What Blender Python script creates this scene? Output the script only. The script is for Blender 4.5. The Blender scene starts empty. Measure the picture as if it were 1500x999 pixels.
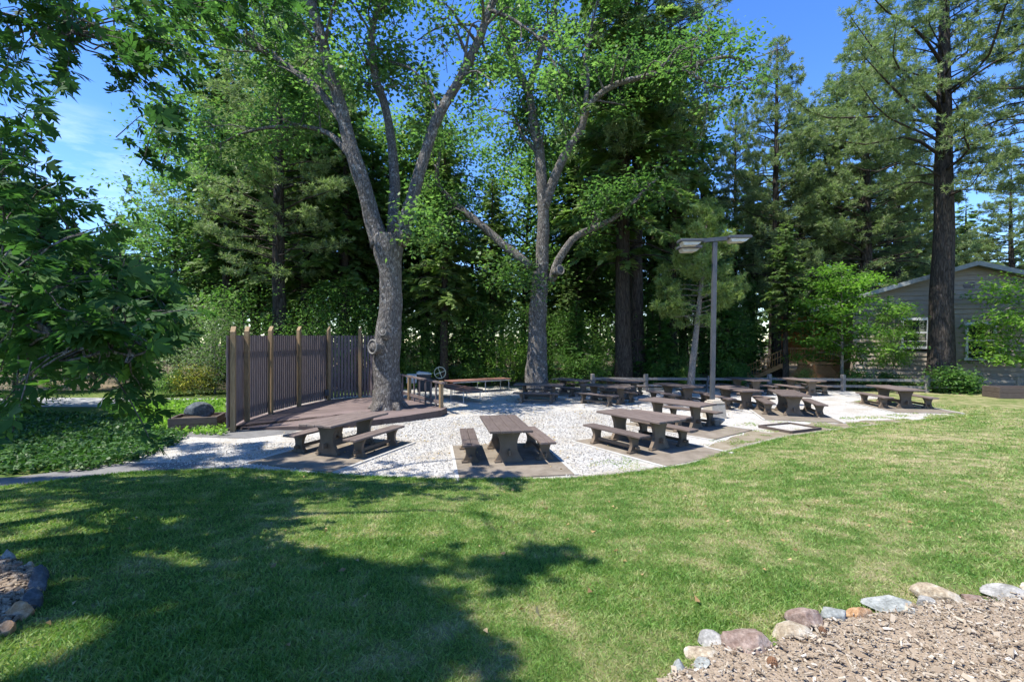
import bpy, math, random
import numpy as np
from mathutils import Vector, Matrix, noise as mnoise

rng = np.random.default_rng(11)
random.seed(5)
F, H = 700.0, 2.64          # focal length in photo pixels, eye height over the gravel yard
SUN = np.array([-0.45, -0.22, 1.0])   # towards the sun, per metre of height

scene = bpy.context.scene
COL = scene.collection

# ------------------------------------------------------------------ plan helpers
def P(px, py, z=0.0):
    Y = (H - z) * F / (py - 500.0)
    return np.array([(px - 750.0) / F * Y, Y, z])

def at(px, py, Y):
    return np.array([(px - 750.0) / F * Y, Y, H - (py - 500.0) / F * Y])

EDGE = np.array([(-40, 8.4), (-9.2, 8.6), (-7.64, 9.6), (-5.54, 9.85), (-2.79, 9.3), (-1.2, 9.12), (1.05, 9.16), (2.0, 9.4), (3.79, 10.2),
                 (4.99, 11.3), (7.49, 13.1), (10.2, 14.4), (13.0, 15.6), (16.4, 17.1), (60, 21)])
def edge_y(x):
    return np.interp(x, EDGE[:, 0], EDGE[:, 1])

def ground_z(x, y):
    ye = edge_y(x)
    t = np.clip((ye - y) / (ye - 0.4), 0, 1.6)
    h = 0.98 * t * (0.8 + 0.2 * np.clip(t * 3, 0, 1))
    return h

def hit(px, py):
    dx, dz = (px - 750.0) / F, (500.0 - py) / F
    lo = 0.5
    y = lo
    while y < 60:
        if H + dz * y < float(ground_z(dx * y, y)):
            break
        y += 0.01
    return np.array([dx * y, y, float(ground_z(dx * y, y))])

def inside(poly, x, y):
    poly = np.asarray(poly)[:, :2]
    x = np.asarray(x, float); y = np.asarray(y, float)
    r = np.zeros(x.shape, bool)
    n = len(poly)
    for i in range(n):
        x1, y1 = poly[i]; x2, y2 = poly[(i + 1) % n]
        if y1 == y2: continue
        c = ((y1 > y) != (y2 > y)) & (x < (x2 - x1) * (y - y1) / (y2 - y1) + x1)
        r ^= c
    return r

def unit(v):
    v = np.asarray(v, float)
    return v / np.maximum(np.linalg.norm(v, axis=-1, keepdims=True), 1e-9)

# ------------------------------------------------------------------ object helpers
def link(o, parent=None):
    COL.objects.link(o)
    if parent is not None: o.parent = parent
    return o

def tag(o, label=None, cat=None, group=None, kind=None):
    if label: o['label'] = label
    if cat: o['category'] = cat
    if group: o['group'] = group
    if kind: o['kind'] = kind
    return o

def thing(name, label, cat, loc=(0, 0, 0), rotz=0.0, group=None):
    o = bpy.data.objects.new(name, None)
    o.empty_display_size = 0.3
    o.location = tuple(float(v) for v in loc); o.rotation_euler = (0, 0, rotz)
    link(o)
    return tag(o, label, cat, group)

def copy_tree(o, parent=None):
    kids = list(o.children)
    c = o.copy(); link(c)
    c.parent = parent
    for k in kids: copy_tree(k, c)
    return c

def new_obj(name, me, material, parent=None, smooth=False):
    o = bpy.data.objects.new(name, me)
    me.materials.append(material)
    if smooth:
        me.polygons.foreach_set('use_smooth', np.ones(len(me.polygons), bool))
    return link(o, parent)

class MB:
    """collects verts and faces"""
    def __init__(self): self.v = []; self.f = []
    def add(self, V, Fs):
        n = len(self.v)
        self.v.extend([tuple(float(c) for c in p) for p in V])
        self.f.extend([tuple(n + i for i in f) for f in Fs])
        return self
    def box(self, c, s, rz=0.0, bevel=0.0, tilt=None, taper=1.0):
        sx, sy, sz = s[0] / 2, s[1] / 2, s[2] / 2
        b = min(bevel, sx * .9, sy * .9, sz * .9)
        if b <= 0:
            V = [(x * sx * (taper if z > 0 else 1), y * sy * (taper if z > 0 else 1), z * sz) for z in (-1, 1) for y in (-1, 1) for x in (-1, 1)]
            Fs = [(0, 2, 3, 1), (4, 5, 7, 6), (0, 1, 5, 4), (2, 6, 7, 3), (0, 4, 6, 2), (1, 3, 7, 5)]
        else:
            V = []; idx = {}
            for z in (-1, 1):
                for y in (-1, 1):
                    for x in (-1, 1):
                        for a in range(3):
                            d = [x * (sx - b), y * (sy - b), z * (sz - b)]
                            d[a] = (x * sx, y * sy, z * sz)[a]
                            idx[(x, y, z, a)] = len(V); V.append(tuple(d))
            Fs = []
            for s_ in (-1, 1):
                q = [idx[(s_, y, z, 0)] for y, z in ((-1, -1), (1, -1), (1, 1), (-1, 1))]; Fs.append(q if s_ > 0 else q[::-1])
                q = [idx[(x, s_, z, 1)] for x, z in ((-1, -1), (1, -1), (1, 1), (-1, 1))]; Fs.append(q[::-1] if s_ > 0 else q)
                q = [idx[(x, y, s_, 2)] for x, y in ((-1, -1), (1, -1), (1, 1), (-1, 1))]; Fs.append(q if s_ > 0 else q[::-1])
            for s1 in (-1, 1):
                for s2 in (-1, 1):
                    for (a, bb, cc) in ((0, 1, 2), (1, 2, 0), (0, 2, 1)):
                        def k(sv, axis):
                            co = [0, 0, 0]; co[a] = s1; co[bb] = s2; co[cc] = sv
                            return idx[(co[0], co[1], co[2], axis)]
                        Fs.append([k(-1, a), k(-1, bb), k(1, bb), k(1, a)])
            for x in (-1, 1):
                for y in (-1, 1):
                    for z in (-1, 1):
                        Fs.append([idx[(x, y, z, 0)], idx[(x, y, z, 1)], idx[(x, y, z, 2)]])
        V = np.array(V)
        if tilt is not None:
            M = np.array(Matrix.Rotation(tilt[0], 3, Vector(tilt[1])))
            V = V @ M.T
        c_, s_ = math.cos(rz), math.sin(rz)
        R = np.array([[c_, -s_, 0], [s_, c_, 0], [0, 0, 1]])
        return self.add(V @ R.T + np.array(c, float), Fs)
    def bar(self, a, b, w, h):
        a = np.array(a, float); b = np.array(b, float)
        d = b - a; L = np.linalg.norm(d); d /= L
        up = np.array([0, 0, 1.0]) if abs(d[2]) < .95 else np.array([1.0, 0, 0])
        s = unit(np.cross(d, up)); u = np.cross(s, d)
        V = [p + s * x * w / 2 + u * y * h / 2 for p in (a, b) for y in (-1, 1) for x in (-1, 1)]
        return self.add(V, [(0, 1, 3, 2), (4, 6, 7, 5), (0, 4, 5, 1), (2, 3, 7, 6), (0, 2, 6, 4), (1, 5, 7, 3)])
    def tube(self, pts, rad, sides=8, wob=0.0, cap=True, seed=0, freq=1.0):
        pts = np.asarray(pts, float); rad = np.asarray(rad, float) * np.ones(len(pts))
        n = len(pts)
        T = np.zeros_like(pts); T[1:-1] = pts[2:] - pts[:-2]; T[0] = pts[1] - pts[0]; T[-1] = pts[-1] - pts[-2]
        T = unit(T)
        ref = np.array([1.0, 0, 0]) if abs(T[0][0]) < .9 else np.array([0, 1.0, 0])
        s = unit(np.cross(T[0], ref)); V = []
        for i in range(n):
            s = unit(s - T[i] * np.dot(s, T[i])); u = np.cross(T[i], s)
            for k in range(sides):
                a = 2 * math.pi * k / sides
                r = rad[i]
                d = s * math.cos(a) + u * math.sin(a)
                if wob:
                    q = pts[i] * freq + d * 1.3
                    r *= 1 + wob * mnoise.noise(Vector((q[0] + seed, q[1], q[2])))
                V.append(pts[i] + d * r)
        Fs = []
        for i in range(n - 1):
            for k in range(sides):
                k2 = (k + 1) % sides
                Fs.append((i * sides + k, i * sides + k2, (i + 1) * sides + k2, (i + 1) * sides + k))
        if cap:
            Fs.append(tuple(range(sides))[::-1]); Fs.append(tuple((n - 1) * sides + k for k in range(sides)))
        return self.add(V, Fs)
    def prism(self, poly, t0, t1, axis='y'):
        """extrude a 2-D outline; axis y: outline in xz; axis z: outline in xy"""
        n = len(poly)
        if axis == 'y': V = [(p[0], t, p[1]) for t in (t0, t1) for p in poly]
        elif axis == 'x': V = [(t, p[0], p[1]) for t in (t0, t1) for p in poly]
        else: V = [(p[0], p[1], t) for t in (t0, t1) for p in poly]
        Fs = [tuple(range(n)), tuple(range(n, 2 * n))[::-1]] + [(i, i + n, (i + 1) % n + n, (i + 1) % n) for i in range(n)]
        return self.add(V, Fs)
    def build(self, name, material, parent=None, smooth=False, fix=True):
        me = bpy.data.meshes.new(name)
        me.from_pydata(self.v, [], self.f); me.update()
        if fix:
            import bmesh
            bm = bmesh.new(); bm.from_mesh(me); bmesh.ops.recalc_face_normals(bm, faces=bm.faces); bm.to_mesh(me); bm.free()
        return new_obj(name, me, material, parent, smooth)

def quad_mesh(name, V, tint):
    """V: (n,4,3) quads, tint (n,)"""
    n = len(V)
    me = bpy.data.meshes.new(name)
    me.vertices.add(n * 4); me.vertices.foreach_set('co', np.ascontiguousarray(V, np.float32).ravel())
    me.loops.add(n * 4); me.loops.foreach_set('vertex_index', np.arange(n * 4, dtype=np.int32))
    me.polygons.add(n); me.polygons.foreach_set('loop_start', np.arange(0, n * 4, 4, dtype=np.int32))
    a = me.attributes.new('tint', 'FLOAT', 'POINT')
    a.data.foreach_set('value', np.repeat(np.asarray(tint, np.float32), 4))
    me.update(calc_edges=True)
    return me

def kites(base, d, side, L, W, fold=0.15, belly=0.42):
    d = unit(d); side = unit(side - d * np.sum(side * d, -1, keepdims=True))
    nrm = np.cross(d, side)
    L = np.asarray(L)[:, None]; W = np.asarray(W)[:, None]
    m = base + d * L * belly + nrm * W * fold
    return np.stack([base, m + side * W * .5, base + d * L, m - side * W * .5], 1)

def rand_dirs(n):
    return unit(rng.normal(size=(n, 3)))

def palmate(base, d, side, L, tint):
    """pointed lobed leaves, each of seven narrow lobes from the midrib"""
    d = unit(d); side = unit(side - d * np.sum(side * d, -1, keepdims=True))
    out = []
    for off, ang, ln, wd in ((0.0, 0, 1.0, .34), (.08, 46, .74, .27), (.08, -46, .74, .27), (.02, 88, .5, .24), (.02, -88, .5, .24), (.46, 38, .44, .2), (.46, -38, .44, .2)):
        a = math.radians(ang)
        dd = d * math.cos(a) + side * math.sin(a); ss = side * math.cos(a) - d * math.sin(a)
        dd = dd + np.cross(d, side) * (-.16 if ang else 0)
        out.append(kites(base + d * (L * off)[:, None], dd, ss, L * ln, L * wd, .1, .5))
    return np.concatenate(out), np.tile(tint, 7)

# ------------------------------------------------------------------ materials
def newmat(name):
    m = bpy.data.materials.new(name); m.use_nodes = True
    nt = m.node_tree
    return m, nt, nt.nodes['Principled BSDF']

def N(nt, typ, **kw):
    n = nt.nodes.new(typ)
    for k, v in kw.items(): setattr(n, k, v)
    return n

def coords(nt, scale=(1, 1, 1), world=False):
    if world: src = N(nt, 'ShaderNodeNewGeometry').outputs['Position']
    else: src = N(nt, 'ShaderNodeTexCoord').outputs['Object']
    mp = N(nt, 'ShaderNodeMapping'); mp.inputs['Scale'].default_value = scale
    nt.links.new(src, mp.inputs['Vector'])
    return mp.outputs['Vector']

def noise(nt, vec, scale, detail=4, rough=.55):
    n = N(nt, 'ShaderNodeTexNoise'); n.inputs['Scale'].default_value = scale; n.inputs['Detail'].default_value = detail
    n.inputs['Roughness'].default_value = rough
    nt.links.new(vec, n.inputs['Vector']); return n.outputs['Fac']

def voro(nt, vec, scale, out='Distance', feature='F1'):
    n = N(nt, 'ShaderNodeTexVoronoi'); n.feature = feature; n.inputs['Scale'].default_value = scale
    nt.links.new(vec, n.inputs['Vector']); return n.outputs[out]

def ramp(nt, fac, stops):
    r = N(nt, 'ShaderNodeValToRGB')
    els = r.color_ramp.elements
    while len(els) < len(stops): els.new(.5)
    for e, (p, c) in zip(els, stops):
        e.position = p; e.color = (*c, 1) if len(c) == 3 else c
    nt.links.new(fac, r.inputs['Fac']); return r.outputs['Color']

def mix(nt, fac, a, b, mode='MIX'):
    m = N(nt, 'ShaderNodeMix'); m.data_type = 'RGBA'; m.blend_type = mode
    if isinstance(fac, float): m.inputs[0].default_value = fac
    else: nt.links.new(fac, m.inputs[0])
    for s, v in ((m.inputs[6], a), (m.inputs[7], b)):
        if isinstance(v, tuple): s.default_value = (*v, 1)
        else: nt.links.new(v, s)
    return m.outputs[2]

def bump(nt, bsdf, h, strength=.5, dist=.02):
    b = N(nt, 'ShaderNodeBump'); b.inputs['Strength'].default_value = strength; b.inputs['Distance'].default_value = dist
    nt.links.new(h, b.inputs['Height']); nt.links.new(b.outputs['Normal'], bsdf.inputs['Normal'])

def leaf_mat(name, dark, mid, light, trans=.35, rough=.5, tmul=1.6):
    m, nt, b = newmat(name)
    at_ = N(nt, 'ShaderNodeAttribute', attribute_name='tint')
    oi = N(nt, 'ShaderNodeObjectInfo')
    add = N(nt, 'ShaderNodeMath', operation='MULTIPLY_ADD'); nt.links.new(oi.outputs['Random'], add.inputs[0]); add.inputs[1].default_value = .3
    nt.links.new(at_.outputs['Fac'], add.inputs[2])
    c = ramp(nt, add.outputs[0], [(0.0, dark), (.55, mid), (1.15 if False else 1.0, light)])
    nt.links.new(c, b.inputs['Base Color'])
    b.inputs['Roughness'].default_value = rough; b.inputs['Specular IOR Level'].default_value = .12 if name == 'near_leaf' else .3
    tr = N(nt, 'ShaderNodeBsdfTranslucent')
    tc = mix(nt, 1.0, c, (tmul * .85, tmul * 1.05, tmul * .6), 'MULTIPLY')
    nt.links.new(tc, tr.inputs['Color'])
    ms = N(nt, 'ShaderNodeMixShader'); ms.inputs[0].default_value = trans
    nt.links.new(b.outputs[0], ms.inputs[1]); nt.links.new(tr.outputs[0], ms.inputs[2])
    nt.links.new(ms.outputs[0], nt.nodes['Material Output'].inputs['Surface'])
    return m

def simple(name, c1, c2, scale=6, rough=.7, bmp=.2, dist=.01, stretch=(1, 1, 1), spec=.3, metal=0.0, rnd=0.0):
    m, nt, b = newmat(name)
    v = coords(nt, stretch)
    f = noise(nt, v, scale, 6, .6)
    c = ramp(nt, f, [(.3, c1), (.7, c2)])
    if rnd:
        oi = N(nt, 'ShaderNodeObjectInfo')
        k = N(nt, 'ShaderNodeMapRange'); k.inputs[3].default_value = 1 - rnd; k.inputs[4].default_value = 1 + rnd
        nt.links.new(oi.outputs['Random'], k.inputs[0])
        hs = N(nt, 'ShaderNodeHueSaturation'); nt.links.new(k.outputs[0], hs.inputs['Value']); nt.links.new(c, hs.inputs['Color']); c = hs.outputs['Color']
    nt.links.new(c, b.inputs['Base Color'])
    b.inputs['Roughness'].default_value = rough; b.inputs['Specular IOR Level'].default_value = spec; b.inputs['Metallic'].default_value = metal
    if bmp: bump(nt, b, f, bmp, dist)
    return m

def bark_mat(name, dark, mid, pale, vs=(7, 7, 1.6), patch=.55, depth=.05):
    m, nt, b = newmat(name)
    v = coords(nt, vs)
    vo = voro(nt, v, 1.6, 'Distance', 'DISTANCE_TO_EDGE')
    n1 = noise(nt, v, 3.0, 8, .65)
    c = ramp(nt, n1, [(.28, dark), (.55, mid), (.8, pale)])
    v2 = coords(nt, (1, 1, 1))
    n2 = noise(nt, v2, 5.5, 6, .7)
    pm = ramp(nt, n2, [(patch, (0, 0, 0)), (patch + .1, (1, 1, 1))])
    c = mix(nt, pm, c, pale)
    cr = ramp(nt, vo, [(0.0, (.35, .35, .35)), (.12, (1, 1, 1))])
    c = mix(nt, .8, c, cr, 'MULTIPLY')
    nt.links.new(c, b.inputs['Base Color'])
    b.inputs['Roughness'].default_value = .9; b.inputs['Specular IOR Level'].default_value = .15
    h = N(nt, 'ShaderNodeMath', operation='MULTIPLY_ADD'); nt.links.new(vo, h.inputs[0]); h.inputs[1].default_value = 1.2; nt.links.new(n1, h.inputs[2])
    bump(nt, b, h.outputs[0], .9, depth)
    return m

def lawn_color(nt, wv):
    n1 = noise(nt, wv, .45, 5, .6); n2 = noise(nt, wv, 2.6, 5, .65)
    f = N(nt, 'ShaderNodeMath', operation='MULTIPLY_ADD'); nt.links.new(n2, f.inputs[0]); f.inputs[1].default_value = .75
    g = N(nt, 'ShaderNodeMath', operation='MULTIPLY'); nt.links.new(n1, g.inputs[0]); g.inputs[1].default_value = .35
    nt.links.new(g.outputs[0], f.inputs[2])
    # the grass is drier towards the sunny far side of the lawn
    sx = N(nt, 'ShaderNodeSeparateXYZ'); nt.links.new(N(nt, 'ShaderNodeNewGeometry').outputs['Position'], sx.inputs[0])
    mr = N(nt, 'ShaderNodeMapRange'); mr.inputs[1].default_value = -4; mr.inputs[2].default_value = 9; mr.inputs[3].default_value = -.05; mr.inputs[4].default_value = .05
    nt.links.new(sx.outputs[0], mr.inputs[0])
    s = N(nt, 'ShaderNodeMath', operation='ADD'); nt.links.new(f.outputs[0], s.inputs[0]); nt.links.new(mr.outputs[0], s.inputs[1])
    return s.outputs[0]

M = {}
M['oak_leaf'] = leaf_mat('oak_leaf', (.055, .118, .038), (.118, .205, .06), (.2, .3, .095), .48, .42)
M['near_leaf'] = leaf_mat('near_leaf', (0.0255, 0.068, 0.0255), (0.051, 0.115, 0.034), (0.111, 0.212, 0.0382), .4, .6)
M['maple_leaf'] = leaf_mat('maple_leaf', (.07, .15, .025), (.14, .26, .04), (.24, .37, .065), .48)
M['shrub_leaf'] = leaf_mat('shrub_leaf', (0.054, 0.114, 0.0264), (0.108, 0.21, 0.048), (0.216, 0.348, 0.078), .4)
M['grey_leaf'] = leaf_mat('grey_leaf', (.08, .12, .06), (.14, .2, .09), (.24, .3, .14), .35)
M['yellow_leaf'] = leaf_mat('yellow_leaf', (.2, .2, .03), (.32, .3, .05), (.45, .4, .08), .35)
M['ivy_leaf'] = leaf_mat('ivy_leaf', (.018, .05, .012), (.038, .095, .02), (.075, .16, .03), .25)
M['pine_leaf'] = leaf_mat('pine_leaf', (.105, .15, .075), (.195, .25, .11), (.29, .34, .165), .35, .45)
M['young_pine'] = leaf_mat('young_pine', (0.144, 0.204, 0.06), (0.24, 0.312, 0.09), (0.384, 0.456, 0.144), .25, .45)
M['cedar_leaf'] = leaf_mat('cedar_leaf', (.08, .14, .045), (.15, .22, .07), (.23, .31, .1), .42, .5)
M['fir_leaf'] = leaf_mat('fir_leaf', (.045, .12, .02), (.075, .17, .03), (.12, .24, .045), .25, .5)
M['far_leaf'] = leaf_mat('far_leaf', (.03, .06, .02), (.06, .11, .035), (.12, .17, .05), .25)
M['oak_bark'] = bark_mat('oak_bark', (0.0537, 0.0458, 0.039), (0.161, 0.146, 0.13), (0.332, 0.318, 0.293), (9, 9, 2.6), .54, .05)
M['pine_bark'] = bark_mat('pine_bark', (.026, .022, .019), (.078, .064, .054), (.16, .138, .118), (5, 5, 1.0), .68, .07)
M['dark_bark'] = bark_mat('dark_bark', (.025, .02, .016), (.075, .06, .048), (.15, .125, .1), (7, 7, 1.2), .68, .04)
M['pale_bark'] = bark_mat('pale_bark', (.14, .12, .1), (.27, .235, .2), (.4, .36, .31), (10, 10, 3), .6, .02)
M['table_wood'] = simple('table_wood', (0.088, 0.066, 0.0572), (0.163, 0.128, 0.112), 3.2, .62, .12, .006, (10.6, 1.14, 10.6), .35, 0, .24)
M['table_leg'] = simple('table_leg', (0.114, 0.0862, 0.0598), (0.163, 0.123, 0.0862), 5, .65, .12, .006, (0.88, 0.88, 0.88), .3, 0, .22)
M['deck_edge'] = simple('deck_edge', (0.0616, 0.044, 0.0396), (0.106, 0.0792, 0.0704), 5, .7, .15)
M['slat'] = simple('slat', (0.114, 0.088, 0.0827), (0.189, 0.151, 0.143), 3, .7, .1, .005, (7.04, 7.04, 0.88))
M['post_wood'] = simple('post_wood', (.19, .125, .06), (.32, .225, .125), 3, .75, .2, .006, (9, 9, 1))
M['rail_grey'] = simple('rail_grey', (.14, .125, .11), (.26, .24, .215), 3, .85, .3, .01, (6, 6, 2))
M['porch_wood'] = simple('porch_wood', (.4, .2, .085), (.55, .32, .16), 4, .7, .1)
M['porch_wall'] = simple('porch_wall', (.5, .17, .06), (.6, .24, .1), 4, .75, .1)
M['siding'] = simple('siding', (.285, .235, .185), (.345, .29, .235), 3, .7, .06, .004, (1, 1, 4))
M['trim_white'] = simple('trim_white', (0.616, 0.625, 0.634), (0.704, 0.713, 0.722), 4, .5, .03)
M['fascia'] = simple('fascia', (.2, .215, .21), (.28, .295, .285), 4, .5, .05)
M['roofing'] = simple('roofing', (.12, .13, .13), (.22, .23, .22), 14, .9, .4)
M['curtain'] = simple('curtain', (.5, .5, .47), (.62, .62, .58), 5, .9, .1, .01, (12, 12, 1))
M['steel_post'] = simple('steel_post', (0.0484, 0.0528, 0.0598), (0.0748, 0.0792, 0.088), 5, .45, .03, .002, (0.88, 0.88, 0.88), .5)
M['lamp_lens'] = simple('lamp_lens', (.55, .5, .4), (.7, .65, .55), 5, .35, 0)
M['thin_steel'] = simple('thin_steel', (.35, .36, .34), (.5, .5, .47), 5, .5, .03, .002, (1, 1, 1), .5, .3)
M['serving_top'] = simple('serving_top', (.17, .085, .065), (.25, .13, .1), 4, .55, .08)
M['black_iron'] = simple('black_iron', (.012, .012, .014), (.03, .03, .033), 6, .5, .1, .004, (1, 1, 1), .5)
M['pale_metal'] = simple('pale_metal', (.4, .4, .38), (.55, .55, .52), 6, .45, .05)
M['wheel_paint'] = simple('wheel_paint', (.42, .4, .26), (.55, .52, .36), 6, .5, .05)
M['planter'] = simple('planter', (.06, .045, .038), (.11, .085, .07), 3, .75, .2, .01, (2, 2, 10))
M['bin_beige'] = simple('bin_beige', (0.29, 0.255, 0.202), (0.405, 0.361, 0.29), 9, .8, .2)
M['bin_side'] = simple('bin_side', (.12, .1, .08), (.18, .15, .12), 9, .8, .2)
M['strip'] = simple('strip', (0.334, 0.321, 0.29), (0.44, 0.427, 0.396), 9, .85, .2)
M['kerb'] = simple('kerb', (0.194, 0.172, 0.136), (0.317, 0.29, 0.246), 3, .85, .3)
M['soil'] = simple('soil', (.05, .038, .028), (.12, .09, .06), 5, .95, .4, .03)
M['metal_roof'] = simple('metal_roof', (.5, .5, .5), (.6, .6, .6), 4, .6, .05)
M['sapwood'] = simple('sapwood', (.15, .138, .12), (.25, .235, .21), 9, .9, .4, .02)

def rockm(name, a, b_, c3):
    m, nt, b = newmat(name)
    v = coords(nt); n = noise(nt, v, 9, 8, .7); n2 = noise(nt, v, 60, 5, .7)
    c = ramp(nt, n, [(.36, a), (.5, b_), (.64, c3)])
    c = mix(nt, .6, c, ramp(nt, n2, [(.35, (.35, .35, .35)), (.65, (1.0, 1.0, 1.0))]), 'MULTIPLY')
    nt.links.new(c, b.inputs['Base Color']); b.inputs['Roughness'].default_value = .9; b.inputs['Specular IOR Level'].default_value = .2
    bump(nt, b, n, .7, .03); return m
ROCKM = {
    'rose': rockm('rose_stone', (.18, .12, .092), (.29, .215, .172), (.43, .35, .29)),
    'tan': rockm('tan_stone', (.26, .2, .13), (.42, .35, .25), (.55, .5, .4)),
    'blue': rockm('blue_grey_stone', (.19, .2, .185), (.31, .325, .3), (.44, .445, .41)),
    'orange': rockm('orange_stone', (.3, .16, .07), (.46, .28, .15), (.55, .42, .28)),
    'grey': rockm('grey_stone', (.2, .19, .17), (.32, .31, .28), (.46, .44, .4)),
    'dark': rockm('dark_stone', (.04, .05, .055), (.085, .1, .11), (.16, .18, .19)),
}

def lawn_mat():
    m, nt, b = newmat('lawn')
    wv = coords(nt, world=True)
    s = lawn_color(nt, wv)
    c = ramp(nt, s, [(.38, (.065, .115, .025)), (.52, (.12, .175, .045)), (.62, (.25, .25, .11)), (.72, (.4, .34, .2))])
    n = noise(nt, wv, 60, 4, .7)
    c = mix(nt, .7, c, ramp(nt, n, [(.3, (.4, .4, .4)), (.7, (1.15, 1.15, 1.1))]), 'MULTIPLY')
    nt.links.new(c, b.inputs['Base Color']); b.inputs['Roughness'].default_value = .95; b.inputs['Specular IOR Level'].default_value = .1
    bump(nt, b, n, .9, .03); return m
M['lawn'] = lawn_mat()

def blade_mat():
    m, nt, b = newmat('grass_blade')
    wv = coords(nt, world=True)
    s = lawn_color(nt, wv)
    at_ = N(nt, 'ShaderNodeAttribute', attribute_name='tint')
    f = N(nt, 'ShaderNodeMath', operation='MULTIPLY_ADD'); nt.links.new(at_.outputs['Fac'], f.inputs[0]); f.inputs[1].default_value = .2
    nt.links.new(s, f.inputs[2])
    c = ramp(nt, f.outputs[0], [(.45, (.075, .175, .03)), (.58, (.14, .265, .05)), (.7, (.25, .33, .1)), (.84, (.44, .4, .22))])
    nt.links.new(c, b.inputs['Base Color']); b.inputs['Roughness'].default_value = .55; b.inputs['Specular IOR Level'].default_value = .3
    tr = N(nt, 'ShaderNodeBsdfTranslucent'); nt.links.new(mix(nt, 1.0, c, (1.5, 1.5, .7), 'MULTIPLY'), tr.inputs['Color'])
    ms = N(nt, 'ShaderNodeMixShader'); ms.inputs[0].default_value = .35
    nt.links.new(b.outputs[0], ms.inputs[1]); nt.links.new(tr.outputs[0], ms.inputs[2])
    nt.links.new(ms.outputs[0], nt.nodes['Material Output'].inputs['Surface'])
    return m
M['blade'] = blade_mat()

def gravel_mat():
    m, nt, b = newmat('gravel')
    wv = coords(nt, world=True)
    vd = voro(nt, wv, 52); vc = N(nt, 'ShaderNodeTexVoronoi'); vc.inputs['Scale'].default_value = 52; nt.links.new(wv, vc.inputs['Vector'])
    sep = N(nt, 'ShaderNodeSeparateColor'); nt.links.new(vc.outputs['Color'], sep.inputs[0])
    c = ramp(nt, sep.outputs[0], [(.0, (0.183, 0.172, 0.153)), (.12, (0.323, 0.307, 0.28)), (.45, (0.43, 0.414, 0.381)), (.85, (0.506, 0.489, 0.452)), (1.0, (0.591, 0.575, 0.538))])
    n = noise(nt, wv, .9, 5, .65); n2 = noise(nt, wv, 7, 5, .7)
    c = mix(nt, ramp(nt, n, [(.47, (0, 0, 0)), (.66, (.75, .75, .75))]), c, (.33, .285, .215))
    c = mix(nt, ramp(nt, n2, [(.58, (0, 0, 0)), (.72, (.5, .5, .5))]), c, (.2, .18, .145))
    nt.links.new(c, b.inputs['Base Color']); b.inputs['Roughness'].default_value = .95; b.inputs['Specular IOR Level'].default_value = .15
    inv = N(nt, 'ShaderNodeMath', operation='SUBTRACT'); inv.inputs[0].default_value = 1; nt.links.new(vd, inv.inputs[1])
    bump(nt, b, inv.outputs[0], .8, .02); return m
M['gravel'] = gravel_mat()

def concrete_mat(name, a, b_, c3):
    m, nt, b = newmat(name)
    v = coords(nt, world=True); n = noise(nt, v, 2.2, 8, .65); n2 = noise(nt, v, 60, 3, .6)
    c = ramp(nt, n, [(.3, a), (.5, b_), (.72, c3)])
    c = mix(nt, .5, c, ramp(nt, n2, [(.3, (.65, .65, .65)), (.7, (1.1, 1.1, 1.1))]), 'MULTIPLY')
    nt.links.new(c, b.inputs['Base Color']); b.inputs['Roughness'].default_value = .9; b.inputs['Specular IOR Level'].default_value = .2
    bump(nt, b, n2, .35, .01); return m
M['pad'] = concrete_mat('pad_concrete', (0.132, 0.11, 0.0836), (0.198, 0.167, 0.13), (0.255, 0.22, 0.176))
M['path'] = concrete_mat('path_surface', (0.114, 0.11, 0.106), (0.167, 0.163, 0.158), (0.238, 0.229, 0.22))
M['road'] = concrete_mat('road_surface', (.2, .2, .2), (.28, .28, .28), (.36, .36, .35))
def forest_floor():
    m, nt, b = newmat('forest_floor')
    v = coords(nt, world=True); n = noise(nt, v, .5, 8, .7); n2 = noise(nt, v, 14, 5, .7)
    c = ramp(nt, n, [(.3, (.06, .07, .025)), (.5, (.15, .115, .07)), (.7, (.27, .2, .12))])
    c = mix(nt, .6, c, ramp(nt, n2, [(.3, (.4, .4, .4)), (.7, (1.2, 1.2, 1.2))]), 'MULTIPLY')
    nt.links.new(c, b.inputs['Base Color']); b.inputs['Roughness'].default_value = .95; bump(nt, b, n2, .6, .05); return m
M['forest'] = forest_floor()
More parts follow.
